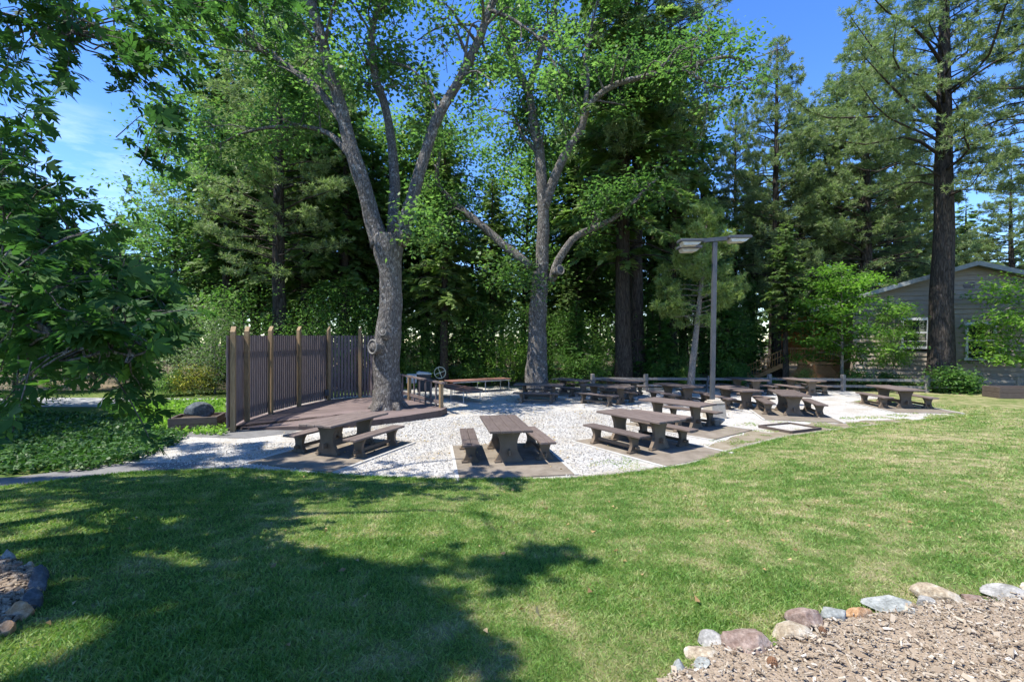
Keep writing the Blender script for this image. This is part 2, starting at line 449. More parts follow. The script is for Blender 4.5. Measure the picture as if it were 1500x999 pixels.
def deck_mat():
    m, nt, b = newmat('deck_boards')
    v = coords(nt, world=True)
    rot = N(nt, 'ShaderNodeMapping'); rot.inputs['Rotation'].default_value = (0, 0, math.radians(-28)); nt.links.new(v, rot.inputs[0])
    sx = N(nt, 'ShaderNodeSeparateXYZ'); nt.links.new(rot.outputs[0], sx.inputs[0])
    d = N(nt, 'ShaderNodeMath', operation='DIVIDE'); nt.links.new(sx.outputs[1], d.inputs[0]); d.inputs[1].default_value = .15
    fr = N(nt, 'ShaderNodeMath', operation='FRACT'); nt.links.new(d.outputs[0], fr.inputs[0])
    fl = N(nt, 'ShaderNodeMath', operation='FLOOR'); nt.links.new(d.outputs[0], fl.inputs[0])
    wn = N(nt, 'ShaderNodeTexWhiteNoise'); wn.noise_dimensions = '1D'; nt.links.new(fl.outputs[0], wn.inputs['W'])
    c = ramp(nt, wn.outputs['Value'], [(0, (.13, .095, .088)), (1, (.2, .15, .14))])
    gap = ramp(nt, fr.outputs[0], [(.0, (.2, .2, .2)), (.06, (1, 1, 1)), (.94, (1, 1, 1)), (1.0, (.2, .2, .2))])
    c = mix(nt, 1.0, c, gap, 'MULTIPLY')
    n = noise(nt, v, 1.4, 6, .6); c = mix(nt, .6, c, ramp(nt, n, [(.3, (.6, .6, .6)), (.7, (1.15, 1.15, 1.15))]), 'MULTIPLY')
    nt.links.new(c, b.inputs['Base Color']); b.inputs['Roughness'].default_value = .7; return m
M['deck'] = deck_mat()
def chip_mat():
    m, nt, b = newmat('bark_chip')
    at_ = N(nt, 'ShaderNodeAttribute', attribute_name='tint')
    c = ramp(nt, at_.outputs['Fac'], [(0, (.11, .075, .045)), (.25, (.235, .18, .12)), (.55, (.34, .285, .21)), (.85, (.45, .4, .325)), (1, (.55, .51, .44))])
    nt.links.new(c, b.inputs['Base Color']); b.inputs['Roughness'].default_value = .9; return m
M['chip'] = chip_mat()
def pebble_mat():
    m, nt, b = newmat('pebble')
    at_ = N(nt, 'ShaderNodeAttribute', attribute_name='tint')
    c = ramp(nt, at_.outputs['Fac'], [(0, (0.168, 0.152, 0.131)), (.3, (0.336, 0.32, 0.294)), (.7, (0.451, 0.436, 0.404)), (1, (0.588, 0.572, 0.535))])
    nt.links.new(c, b.inputs['Base Color']); b.inputs['Roughness'].default_value = .9; return m
M['pebble'] = pebble_mat()
def glass_mat():
    m, nt, b = newmat('window_glass')
    b.inputs['Base Color'].default_value = (.02, .025, .03, 1); b.inputs['Roughness'].default_value = .03; b.inputs['Specular IOR Level'].default_value = .9
    return m
M['glass'] = glass_mat()
M['dry_leaf'] = leaf_mat('dry_leaf', (.2, .12, .05), (.34, .23, .1), (.5, .38, .2), .2)

# ------------------------------------------------------------------ the setting: ground, lawn, gravel, pavings
def structure(o, name=None): o['kind'] = 'structure'; return o

def sheet(name, poly, z, material, sub=0):
    mb = MB(); mb.add([(p[0], p[1], z) for p in poly], [tuple(range(len(poly)))])
    o = mb.build(name, material)
    o.data.polygons[0].normal
    return structure(o)

# ground: radial sheet to the horizon
mb = MB(); rs = [0.0, 3, 6, 9, 12, 16, 20, 25, 30, 36, 44, 55, 70, 100, 160, 300, 700]
na = 72; V = []; Fs = []
for r in rs:
    for k in range(na):
        a = 2 * math.pi * k / na; x, y = r * math.cos(a), r * math.sin(a)
        far = max(0, r - 30)
        z = float(ground_z(x, y)) - .25 + (0.25 if y > 30 else max(0, (y - 26) / 4 * .25) if y > 26 else 0)
        z += 0.35 * mnoise.noise(Vector((x * .06, y * .06, 2))) * min(1, far / 15)
        V.append((x, y, z))
for i in range(len(rs) - 1):
    for k in range(na):
        Fs.append((i * na + k, i * na + (k + 1) % na, (i + 1) * na + (k + 1) % na, (i + 1) * na + k))
mb.add(V, Fs); structure(mb.build('ground', M['forest'], smooth=True))

# lawn: sheet that follows the curved edge, slopes up to the photographer
xs = np.concatenate([np.linspace(-26, 4, 61), np.linspace(4.4, 40, 60)])
mb = MB(); V = []; Fs = []; ts = np.concatenate([np.linspace(-6, 0.9, 6) * 0, []])
rows = 64
for x in xs:
    ye = float(edge_y(x))
    ys = np.concatenate([np.linspace(-8, ye, rows - 6), np.linspace(ye, 25.6, 7)[1:]])
    for y in ys:
        z = float(ground_z(x, y)); z += .02 * mnoise.noise(Vector((x * .5, y * .5, 0))) * min(1, max(0, ye - y))
        V.append((x, y, z))
for i in range(len(xs) - 1):
    for j in range(rows - 1):
        Fs.append((i * rows + j, (i + 1) * rows + j, (i + 1) * rows + j + 1, i * rows + j + 1))
mb.add(V, Fs); structure(mb.build('lawn', M['lawn'], smooth=True))

front = [(x, float(edge_y(x))) for x in np.concatenate([np.linspace(-7.6, 16.2, 90)])]
GRAVEL = front + [(16.0, 17.6), (14.6, 18.2), (14.9, 20.9), (17.0, 22.0), (18.0, 24.0), (17.6, 25.6), (12, 26.5), (4, 27.5), (-2, 28.0), (-5, 27), (-9, 21.5), (-9.1, 15.0), (-9.6, 13.3), (-9.3, 11.6), (-8.4, 10.3)]
sheet('gravel_yard', GRAVEL, .006, M['gravel'])
# worn dirt margin along the curved edge, between gravel and kerb
dirt = [(x, float(edge_y(x)) + .02) for x in np.linspace(3.2, 13.4, 40)] + [(x, float(edge_y(x)) + .35 + 1.3 * max(0, math.sin((x - 3.2) / 10.2 * math.pi)) * (.6 + mnoise.noise(Vector((x * 1.4, 3, 0))))) for x in np.linspace(13.4, 3.2, 60)]
M['dirt'] = concrete_mat('worn_dirt', (0.132, 0.11, 0.0704), (0.22, 0.185, 0.128), (0.29, 0.255, 0.194))
sheet('dirt_margin', dirt, .010, M['dirt'])
# kerb ribbon
def ribbon(name, pts, w, z0, z1, material):
    mb = MB(); pts = np.array(pts, float); T = np.gradient(pts, axis=0); nrm = unit(np.stack([-T[:, 1], T[:, 0]], 1))
    V = []
    for p, n in zip(pts, nrm):
        jw = w * (1 + .25 * mnoise.noise(Vector((p[0] * 2, p[1] * 2, 4))))
        a = p - n * jw / 2; b = p + n * jw / 2
        V += [(a[0], a[1], z0), (a[0], a[1], z1), (b[0], b[1], z1), (b[0], b[1], z0)]
    Fs = []
    for i in range(len(pts) - 1):
        k = i * 4
        for a, b in ((0, 1), (1, 2), (2, 3)): Fs.append((k + a, k + b, k + 4 + b, k + 4 + a))
    mb.add(V, Fs); return structure(mb.build(name, material))
ribbon('kerb', [(x, float(edge_y(x)) + .05) for x in np.linspace(1.15, 16.3, 110)], .11, -.05, .024, M['kerb'])
ribbon('kerb', [(x, float(edge_y(x)) + .05) for x in np.linspace(-9.1, -5.6, 30)], .13, -.05, .024, M['path'])
# paved path at the far left, dipping behind the ivy
PATH = [(x, float(edge_y(x)) - .02) for x in np.linspace(-24, -7.3, 30)] + [(-6.3, 10.15), (-6.6, 10.45), (-8.6, 10.2)] + [(x, float(edge_y(x)) + .62) for x in np.linspace(-9.6, -24, 20)]
sheet('path', PATH, .012, M['path'])
# landing slab in front of the deck and road seen through the leaves
sheet('landing', [(-9.3, 13.2), (-7.2, 12.9), (-6.4, 13.6), (-6.3, 14.1), (-8.9, 14.3)], .012, M['path'])
sheet('road', [(-70, 19.5), (-11.8, 19.0), (-11.2, 21.6), (-70, 25)], .02, M['road'])

# ------------------------------------------------------------------ picnic tables, benches, pads
def slab_profile(wt, wm, wb, h):
    zs = np.linspace(0, h, 11); pts = []
    for z in zs:
        t = z / h
        if t < .12: w = wb
        elif t < .5: s = (t - .12) / .38; w = wb + (wm - wb) * math.sin(s * math.pi / 2) ** .8
        else: s = (t - .5) / .5; w = wm + (wt - wm) * s ** 2.1
        pts.append((w / 2, z))
    return [(-x, z) for x, z in pts[::-1]] + [] if False else [(x, z) for x, z in pts] + [(-x, z) for x, z in pts[::-1]]

def furniture(name, L, W, h, thick, planks, leg_in, wt, wm, wb, legt, top_name):
    """returns the parts of one table or bench, long axis along local y"""
    root = bpy.data.objects.new(name, None); root.empty_display_size = .3; link(root)
    mb = MB(); pw = W / planks
    for k in range(planks):
        mb.box((-W / 2 + pw * (k + .5), 0, h - thick / 2), (pw - .008, L - .004 * k, thick), 0, .008)
    top = mb.build(top_name, M['table_wood'], root)
    for s in (-1, 1):
        lg = MB(); lg.prism(slab_profile(wt, wm, wb, h - thick - .002), s * (L / 2 - leg_in) - legt / 2, s * (L / 2 - leg_in) + legt / 2, 'y')
        lg.box((-wb / 2 + .05, s * (L / 2 - leg_in), .025), (.14, legt + .03, .05), 0, .008)
        lg.box((wb / 2 - .05, s * (L / 2 - leg_in), .025), (.14, legt + .03, .05), 0, .008)
        lg.build('leg', M['table_leg'], root)
    st = MB(); st.box((0, 0, h * .3), (.045, L - 2 * leg_in + .34, h * .17), 0, .008)
    for s in (-1, 1): st.box((0, s * (L / 2 - leg_in + legt / 2 + .055), h * .3), (.09, .035, .04), 0, .006)
    st.build('stretcher', M['table_leg'], root)
    return root

table0 = furniture('picnic_table', 2.15, .92, .75, .055, 4, .42, .60, .36, .58, .09, 'tabletop')
bench0 = furniture('bench', 1.95, .36, .45, .05, 2, .34, .35, .20, .34, .085, 'seat')
used = {'t': False, 'b': False}
def put(proto, key, loc, rz, label, cat, group):
    o = copy_tree(proto) if used[key] else proto
    used[key] = True
    o.location = tuple(float(v) for v in loc); o.rotation_euler = (0, 0, rz)
    return tag(o, label, cat, group)

TABLES = [  # far end px, near end px (tabletop centre line), description, has pad
    ((543, 606), (467, 623.5), 'in front of the deck, half in shade', 1),
    ((728, 609), (751, 635), 'standing end-on at the lawn edge', 1),
    ((893, 602), (984, 618), 'beside the weedy gravel at the curved kerb', 1),
    ((947, 584.7), (1039, 595), 'in front of the beige bin', 1),
    ((968, 561), (1020, 568), 'at the foot of the slim leaning pine', 0),
    ((1055, 565.5), (1103, 573), 'just beyond the lamp post', 0),
    ((1142.7, 571.6), (1168.7, 581.7), 'with the lamp shadow across its top', 1),
    ((1071, 553), (1117, 558), 'by the rail fence under the wooden stairs', 0),
    ((1149, 553.3), (1200, 558.5), 'by the rail fence under the porch lattice', 0),
    ((1284, 565), (1339, 573), 'alone on grass in front of the grey cabin', 1),
    ((762, 562.5), (818, 563.5), 'in front of the far oak trunk', 0),
    ((862, 563), (918, 567), 'on shaded gravel midway between far oak and slim pine', 0),
    ((818, 554.5), (862, 558), 'in deep shade right behind the far oak', 0),
    ((887, 556), (935, 559), 'in deep shade beside the dark twin trunks', 0)]
FIX = lambda s: s.replace('right behind', 'just behind')
table_foot = []
for i, (a, b, where, pad) in enumerate(TABLES):
    A = P(*a, .75); B = P(*b, .75)
    c = (A + B) / 2; d = (B - A)[:2]; d /= np.linalg.norm(d)
    rz = math.atan2(d[1], d[0]) - math.pi / 2          # local +y -> direction d (towards near end)
    z0 = .03 if pad else .006
    put(table0, 't', (c[0], c[1], z0), rz, FIX('brown picnic table ' + where), 'picnic table', 'brown picnic tables with hourglass legs')
    lx = np.array([-d[1], d[0]]) * -1
    for s in (-1, 1):
        off = lx * s * .80 + d * rng.uniform(-.08, .08)
        # which side the bench is on, as seen in the photo
        side = 'deck-side' if s * lx[0] < 0 else 'cabin-side'
        put(bench0, 'b', (c[0] + off[0], c[1] + off[1], z0), rz + rng.uniform(-.03, .03), FIX(f'{side} bench of the picnic table {where}'), 'bench', 'brown benches beside the picnic tables')
    table_foot.append((c, d, lx))
    if pad:
        cc = c[:2] + d * .30
        def q(u, v): p = cc + lx * u + d * v; return (p[0], p[1])
        hw, hl = 1.12, 1.5
        mb = MB(); mb.prism([q(-hw, -hl), q(hw, -hl), q(hw, hl), q(-hw, hl)], -.1, .03, 'z'); pd = mb.build('concrete_pad', M['pad']); structure(pd)
        for s in (-1, 1):
            mb = MB(); mb.prism([q(s * (hw + .003), -hl), q(s * (hw + .075), -hl), q(s * (hw + .075), hl + .04), q(s * (hw + .003), hl + .04)], -.1, .038, 'z'); mb.build('border_strip', M['strip'], pd)

# ------------------------------------------------------------------ deck, slatted screen, railing
def deck_z(x): return float(np.interp(x, [-8.8, -2.4], [.05, .24]))
DECK = [(-8.75, 14.3), (-7.6, 14.12), (-6.3, 14.1), (-5.3, 14.35), (-4.4, 14.8), (-3.4, 15.6), (-2.45, 16.6), (-2.35, 17.3), (-3.0, 18.4), (-4.3, 20.6), (-5.2, 21.2), (-6.8, 21.6), (-8.2, 21.0), (-8.7, 18.9), (-8.85, 16.9), (-8.85, 15.4), (-8.45, 13.9)]
dk = thing('wooden_deck', 'low curved deck of purple brown boards around the big oak', 'deck')
n = len(DECK)
mb = MB(); mb.add([(x, y, deck_z(x)) for x, y in DECK], [tuple(range(n))]); mb.build('deck_boards', M['deck'], dk)
mb = MB(); V = []; Fs = []
for x, y in DECK: V += [(x, y, -.1), (x, y, deck_z(x) - .004)]
for i in range(n - 1): Fs.append((2 * i, 2 * i + 2, 2 * i + 3, 2 * i + 1))
mb.add(V, Fs); mb.build('edge_board', M['deck_edge'], dk)

sf = thing('slatted_screen', 'tall curved screen of dark brown slats with tan posts', 'screen', (0, 0, 0))
POSTS = [(-8.2, 13.8), (-8.62, 15.3), (-8.66, 16.9), (-8.5, 18.8), (-8.06, 20.8), (-6.8, 21.4), (-5.5, 21.35)]
for i, (x, y) in enumerate(POSTS):
    t = np.array(POSTS[min(i + 1, 6)]) - np.array(POSTS[max(i - 1, 0)]); rz = math.atan2(t[1], t[0])
    top = H + 21.5 * y / F
    nrm = np.array([math.sin(rz), -math.cos(rz)]) * .13
    w = .064
    mb = MB(); c_, s_ = math.cos(rz), math.sin(rz)
    V = []
    for zz in (deck_z(x) - .1, None):
        for dx, dy in ((-1, -1), (1, -1), (1, 1), (-1, 1)):
            z = zz if zz is not None else (top if dx > 0 else top - .16)
            V.append((x + nrm[0] + (dx * w * c_ - dy * w * s_), y + nrm[1] + (dx * w * s_ + dy * w * c_), z))
    mb.add(V, [(3, 2, 1, 0), (4, 5, 6, 7), (0, 1, 5, 4), (1, 2, 6, 5), (2, 3, 7, 6), (3, 0, 4, 7)])
    mb.build('post', M['post_wood'], sf)
    if i < 6:
        A = np.array(POSTS[i]); B = np.array(POSTS[i + 1]); L = np.linalg.norm(B - A); dd = (B - A) / L
        mb = MB(); k = int(L / .135); rz2 = math.atan2(dd[1], dd[0])
        za = H + 8 * A[1] / F; zb = H + 8 * B[1] / F
        for j in range(k + (1 if i == 0 else 0)):
            u = (j + .5) / k
            if i == 0: u = (j - .5) / k
            p = A + (B - A) * u; zt = za + (zb - za) * u + rng.normal() * .006
            zl = deck_z(p[0]) + .06
            mb.box((p[0], p[1], (zt + zl) / 2), (.108, .03, zt - zl), rz2 + rng.normal() * .05, 0)
        mb.build('slat_panel', M['slat'], sf)
        back = np.array([-dd[1], dd[0]]) * .05
        for zr in (.5, 2.3):
            mb = MB(); mb.bar((A[0] + back[0], A[1] + back[1], zr), (B[0] + back[0], B[1] + back[1], zr), .05, .1); mb.build('rail', M['slat'], sf)
ub = MB(); ub.box((-7.98, 20.6, .42), (.16, .1, .26), .2, .01); o = ub.build('outlet_box', M['steel_post'], sf)

rl = thing('deck_railing', 'brown handrail with tan posts leading off the deck beside the oak', 'railing')
RA, RB = np.array([-5.0, 21.0]), np.array([-2.55, 17.2])
for u in (.3, 1.0):
    p = RA + (RB - RA) * u
    mb = MB(); mb.box((p[0], p[1], .65), (.13, .13, 1.1), .6, .01); mb.build('post', M['post_wood'], rl)
mb = MB(); mb.bar((RA[0], RA[1], 1.18), (RB[0] + .12, RB[1] - .2, 1.14), .14, .06); mb.build('handrail', M['slat'], rl)
mb = MB(); mb.bar((RA[0], RA[1], .42), (RB[0], RB[1], .42), .05, .12)
for u in (.12, .42, .55, .68, .8, .9):
    p = RA + (RB - RA) * u; mb.box((p[0], p[1], .66), (.05, .05, .96), .6)
mb.build('baluster_frame', M['slat'], rl)

# serving tables with thin steel legs
def serving(A, B, w, h, label):
    A = np.array(A); B = np.array(B); c = (A + B) / 2; L = np.linalg.norm(B - A); rz = math.atan2(*(B - A)[::-1])
    t = thing('serving_table', label, 'table', (c[0], c[1], 0), rz, 'low serving tables beyond the deck')
    mb = MB(); mb.box((0, 0, h), (L, w, .05), 0, .006); mb.build('tabletop', M['serving_top'], t)
    mb = MB()
    for s in (-1, 1): mb.box((0, s * (w / 2 - .06), h - .05), (L - .1, .03, .045))
    mb.build('apron', M['thin_steel'], t)
    for x in (-L / 2 + .12, 0.05 * L, L / 2 - .12):
        for y in (-w / 2 + .08, w / 2 - .08):
            mb = MB(); mb.tube([(x, y, 0), (x, y, h - .03)], .022, 6); mb.build('leg', M['thin_steel'], t)
serving((-3.3, 23.0), (-1.65, 20.3), .95, .55, 'low red brown serving table nearest the handrail')
serving((-3.2, 24.0), (-.3, 25.9), 1.0, .62, 'long red brown serving table reaching towards the far oak')

# barbecue with crank wheel
g = thing('barbecue_grill', 'black barbecue with a pale hood and spoked crank wheel', 'barbecue', (-4.05, 22.0, 0), .2)
mb = MB(); mb.box((0, 0, .72), (.62, .6, .78), 0, .03); mb.build('firebox', M['black_iron'], g)
for sx in (-1, 1):
    for sy in (-1, 1):
        mb = MB(); mb.box((sx * .27, sy * .25, .18), (.05, .05, .34)); mb.build('leg', M['black_iron'], g)
mb = MB(); mb.prism([(-.34, 1.115), (.34, 1.115), (.30, 1.17), (-.22, 1.24), (-.34, 1.2)], -.33, .33, 'y'); mb.build('lid', M['pale_metal'], g)
mb = MB(); mb.box((-.56, -.05, .93), (.46, .5, .4), 0, .02); mb.build('side_cabinet', M['pale_metal'], g)
wh = MB()
ring = [(.72 + .26 * math.cos(a), -.12, 1.18 + .26 * math.sin(a)) for a in np.linspace(0, 2 * math.pi, 29)]
wh.tube(ring, .022, 6, cap=False)
for a in (.35, .35 + math.pi / 2):
    wh.tube([(.72 - .25 * math.cos(a), -.12, 1.18 - .25 * math.sin(a)), (.72 + .25 * math.cos(a), -.12, 1.18 + .25 * math.sin(a))], .018, 6)
wh.tube([(.72, -.16, 1.18), (.72, -.06, 1.18)], .05, 8)
wh.build('crank_wheel', M['wheel_paint'], g)
mb = MB(); mb.tube([(.72, -.06, 1.18), (.72, .1, 1.18)], .02, 6); mb.tube([(.72, .1, 0), (.72, .1, 1.22)], .03, 6); mb.bar((.3, .1, .9), (.72, .1, .9), .04, .04); mb.build('wheel_stand', M['black_iron'], g)

# ------------------------------------------------------------------ planters, boulder, bin, pit, lamp, fence
def planter(loc, rz, sx, sy, h, label):
    t = thing('planter_box', label, 'planter', loc, rz)
    mb = MB()
    for k in range(2):
        z = h * (k + .5) / 2; hh = h / 2 - .008
        for s in (-1, 1):
            mb.box((0, s * (sy / 2 - .04), z), (sx, .08, hh), 0, .008); mb.box((s * (sx / 2 - .04), 0, z), (.08, sy - .164, hh), 0, .008)
    mb.build('timber_side', M['planter'], t)
    mb = MB(); mb.box((0, 0, h * .45), (sx - .17, sy - .17, h * .7)); mb.build('soil', M['soil'], t)
    return t
planter((-9.42, 14.35, 0), .30, 1.25, 1.0, .42, 'dark timber planter holding a boulder beside the slatted screen')
planter((23.3, 22.3, 0), -.15, 1.7, 1.0, .52, 'brown timber planter on grass before the cabin')

def rock(name, label, c, s, mname, seed, rz=0, group=None, cat='stone', ncut=13):
    import bmesh
    bm = bmesh.new(); bmesh.ops.create_icosphere(bm, subdivisions=4, radius=1)
    r = np.random.default_rng(seed)
    pl = [(unit(r.normal(size=3) * np.array([1, 1, .8])), r.uniform(.45, .8)) for _ in range(ncut)]
    for v in bm.verts:
        p = np.array(v.co)
        for nn, dd in pl:
            q = p @ nn - dd
            if q > 0: p = p - nn * q * .97
        k = 1 + .07 * mnoise.noise(Vector(p * 2.2 + seed)) + .03 * mnoise.noise(Vector(p * 7 + seed))
        p = p * k
        v.co = (p[0] * s[0], p[1] * s[1], p[2] * s[2])
    me = bpy.data.meshes.new(name); bm.to_mesh(me); bm.free()
    o = new_obj(name, me, ROCKM[mname], None, True)
    o.location = tuple(float(x) for x in c); o.rotation_euler = (0, 0, rz)
    return tag(o, label, cat, group)
rock('boulder', 'smooth dark boulder sitting in the timber planter', (-9.35, 14.3, .55), (.38, .34, .27), 'dark', 3, .3, None, 'boulder', 4)
rock('boulder', 'rough brown grey rock beside the beige bin', (6.35, 14.8, .14), (.26, .22, .22), 'grey', 8, .3, None, 'boulder')

b = thing('litter_bin', 'beige tapered litter bin standing behind a picnic table', 'bin', (6.95, 16.4, 0), .25); b.scale = (.85, .85, .88)
mb = MB(); mb.box((0, 0, .28), (.68, .6, .56), 0, 0, None, .86); mb.build('body', M['bin_beige'], b)
mb = MB(); mb.box((0, 0, .605), (.60, .54, .08), 0, .03); mb.box((0, 0, .67), (.46, .42, .06), 0, .025); mb.build('lid', M['bin_beige'], b)
mb = MB(); mb.box((.326, 0, .28), (.03, .4, .4), 0, .008); mb.build('side_panel', M['bin_side'], b)

pit = thing('sand_frame', 'thin brown timber frame filled with gravel lying flush in the weeds', 'frame')
cs = [P(1112, 624.7, .05), P(1159, 633.3, .05), P(1202, 628, .05), P(1157, 620.5, .05)]
for k in range(4):
    a, c2 = cs[k], cs[(k + 1) % 4]
    mb = MB(); mb.bar((a[0], a[1], .03 + .001 * k), (c2[0], c2[1], .03 + .001 * k), .07, .1); mb.build('edge_timber', M['planter'], pit)
mb = MB(); mb.add([(p[0], p[1], .035) for p in cs], [(0, 1, 2, 3)]); mb.build('gravel_fill', M['gravel'], pit)

lb = P(1043, 601, 0)
lp = thing('lamp_post', 'grey steel lamp post with a crossarm and three floodlights', 'lamp post', (lb[0], lb[1], 0), 0)
Yl = lb[1]; ztop = H + 148 * Yl / F
dx = 4 / F * Yl
mb = MB(); mb.bar((0, 0, 0), (dx, 0, ztop - .1), .15, .15); mb.build('pole', M['steel_post'], lp)
mb = MB(); mb.box((0, 0, .06), (.34, .34, .1), 0, .01); mb.build('base_plate', M['steel_post'], lp)
xl, xr = (994 - 1043) / F * Yl, (1098 - 1043) / F * Yl
mb = MB(); mb.bar((xl + .9, .02, ztop - .03), (xr - .85, -.02, ztop + .05), .14, .15); mb.build('crossarm', M['steel_post'], lp)
for (xx, yy, zz, nm) in ((xl + .45, .0, ztop - .05, 0), (xr - .45, 0, ztop + .08, 1), (xl + .75, .95, ztop - .12, 2)):
    mb = MB(); mb.box((xx, yy, zz), (.9, .5, .11), 0, .02); hd = mb.build('floodlight', M['steel_post'], lp)
    mb = MB(); mb.prism([(xx - .3, zz - .19), (xx + .22, zz - .17), (xx + .36, zz - .058), (xx - .36, zz - .058)], yy - .2, yy + .2, 'y'); mb.build('lens', M['lamp_lens'], hd)
mb = MB(); mb.bar((xl + .85, .1, ztop - .1), (xl + .75, .66, ztop - .1), .1, .1); mb.build('bracket', M['steel_post'], lp)

fe = thing('rail_fence', 'low weathered grey rail fence along the back of the yard', 'fence')
FP = [(868, 25.8), (946, 25.6), (1127, 25.6), (1235, 25.2), (1358, 24.6), (1490, 23.9), (1640, 23.5)]
fpts = [((px - 750) / F * Y, Y) for px, Y in FP]
for i, (x, y) in enumerate(fpts):
    mb = MB(); mb.box((x, y, .42), (.2, .2, .9), .3, .03); mb.build('post', M['rail_grey'], fe)
    if i < len(fpts) - 1:
        x2, y2 = fpts[i + 1]
        mb = MB(); mb.bar((x, y, .62), (x2, y2, .60), .09, .13); mb.build('rail', M['rail_grey'], fe)
        mb = MB(); mb.bar((x, y, .27), (x2, y2, .25), .09, .12); mb.build('rail', M['rail_grey'], fe)
st = thing('stake', 'leaning blue grey stake by the fence near the lamp post', 'stake', (10.0, 24.6, 0))
mb = MB(); mb.bar((0, 0, -.05), (.12, .05, .86), .13, .06); o = mb.build('board', M['steel_post'], st)

# ------------------------------------------------------------------ cabin
hs = thing('cabin', 'grey clapboard cabin with a gable roof and white windows', 'cabin', (20.7, 29.0, 0), math.atan2(-.364, 1))
HW, HR, ZE, ZP = 11.28, 5.64, 5.03, 6.89
def roof_z(u): return ZP - abs(u - HR) * (ZP - ZE) / HR
WIN = [(2.42, 3.66, 2.28, 3.88), (5.42, 6.68, 1.64, 3.60)]
mb = MB(); rh = .27; z = .15
while z < ZP - .05:
    z2 = z + rh; zm = min(z2, ZP)
    def ends(zz):
        if zz <= ZE: return 0.0, HW
        dd = (zz - ZE) * HR / (ZP - ZE); return dd, HW - dd
    u0, u1 = ends(z); t0_, t1_ = ends(min(z2, ZP - .01))
    segs = [(u0, u1)]
    for (a, bb, lo, hi) in WIN:
        if z2 > lo and z < hi:
            new = []
            for s0, s1 in segs:
                if a > s0 and bb < s1: new += [(s0, a), (bb, s1)]
                else: new.append((s0, s1))
            segs = new
    for s0, s1 in segs:
        r0 = t0_ if s0 == u0 else s0; r1 = t1_ if s1 == u1 else s1; zq = min(z2, ZP)
        mb.add([(s0, -.075, z), (s1, -.075, z), (r1, -.006, zq), (r0, -.006, zq), (s0, .02, z), (s1, .02, z), (r1, .02, zq), (r0, .02, zq)],
               [(0, 1, 2, 3), (4, 7, 6, 5), (0, 4, 5, 1), (3, 2, 6, 7), (0, 3, 7, 4), (1, 5, 6, 2)])
    z = z2
wall = mb.build('wall', M['siding'], hs)
mb = MB()  # side walls and structural backing with openings left dark
mb.box((.06, 4.5, 2.5), (.12, 8.9, 4.7)); mb.box((HW - .06, 4.5, 2.5), (.12, 8.9, 4.7)); mb.box((HW / 2, 9.0, 2.5), (HW, .12, 4.7))
mb.build('side_wall', M['siding'], hs)
mb = MB()
for u in (.05, HW - .05): mb.box((u, -.05, 2.4), (.14, .09, 4.5), 0, .005)
mb.build('corner_board', M['siding'], hs)
for (a, bb, lo, hi) in WIN:
    fr = MB(); w = .12
    fr.box(((a + bb) / 2, -.06, lo - .03), (bb - a + .26, .12, .14), 0, .008); fr.box(((a + bb) / 2, -.06, hi + .03), (bb - a + .26, .12, .14), 0, .008)
    fr.box((a, -.06, (lo + hi) / 2), (w, .118, hi - lo - .082), 0, .008); fr.box((bb, -.06, (lo + hi) / 2), (w, .118, hi - lo - .082), 0, .008)
    wo = fr.build('window', M['trim_white'], hs)
    mb = MB(); mb.box(((a + bb) / 2, .015, (lo + hi) / 2), (bb - a - .12, .02, hi - lo - .1)); mb.build('pane', M['glass'], wo)
    mb = MB(); mb.box(((a + bb) / 2, -.015, (lo + hi) / 2 + .05), (bb - a - .12, .05, .06)); mb.box(((a + bb) / 2, -.005, lo + .35), (bb - a - .12, .03, .03)); mb.build('muntin', M['trim_white'], wo)
rf = MB(); ov = 1.0; yy0, yy1 = -.72, 9.6
def roofslab(u0, z0, u1, z1, t=.14):
    rf.add([(u0, yy0, z0), (u1, yy0, z1), (u1, yy1, z1), (u0, yy1, z0), (u0, yy0, z0 + t), (u1, yy0, z1 + t), (u1, yy1, z1 + t), (u0, yy1, z0 + t)],
           [(0, 3, 2, 1), (4, 5, 6, 7), (0, 1, 5, 4), (2, 3, 7, 6), (0, 4, 7, 3), (1, 2, 6, 5)])
roofslab(-2.6, roof_z(-2.6) + .2, HR, ZP); roofslab(HR, ZP, HW + ov, roof_z(HW + ov))
roof = rf.build('roof', M['roofing'], hs)
mb = MB()
mb.bar((-2.6, yy0 - .03, roof_z(-2.6) + .26), (HR, yy0 - .03, ZP + .06), .05, .24); mb.bar((HR, yy0 - .032, ZP + .06), (HW + ov, yy0 - .032, roof_z(HW + ov) + .06), .05, .24)
mb.build('fascia', M['fascia'], hs)
mb = MB(); mb.box((HR - .1, -.03, 5.75), (.5, .06, .4), 0, .01); mb.build('gable_vent', M['slat'], hs)
# porch
mb = MB(); mb.box((-1.7, 4.0, 1.2), (3.3, 4.6, .16)); mb.build('porch_floor', M['porch_wood'], hs)
mb = MB(); mb.box((-1.7, 6.4, 2.9), (3.3, .1, 3.2)); mb.build('porch_wall', M['porch_wall'], hs)
mb = MB()
for k in range(34):
    u = -3.3 + k * .1
    for s in (-1, 1):
        u0, u1 = u, u + .95 * s
        z0, z1 = .12, 1.07
        if u1 > -.08: z1 = z0 + (z1 - z0) * (-.08 - u0) / (u1 - u0); u1 = -.08
        if u1 < -3.32: z1 = z0 + (z1 - z0) * (-3.32 - u0) / (u1 - u0); u1 = -3.32
        if abs(u1 - u0) > .03: mb.bar((u0, 1.66 + .012 * s, z0), (u1, 1.66 + .012 * s, z1), .012, .03)
mb.build('lattice', M['porch_wood'], hs)
mb = MB()
for zr in (1.42, 2.15): mb.bar((-3.35, 1.75, zr), (-.05, 1.75, zr), .07, .06)
for k in range(24): mb.box((-3.3 + k * .138, 1.75, 1.78), (.035, .035, .7))
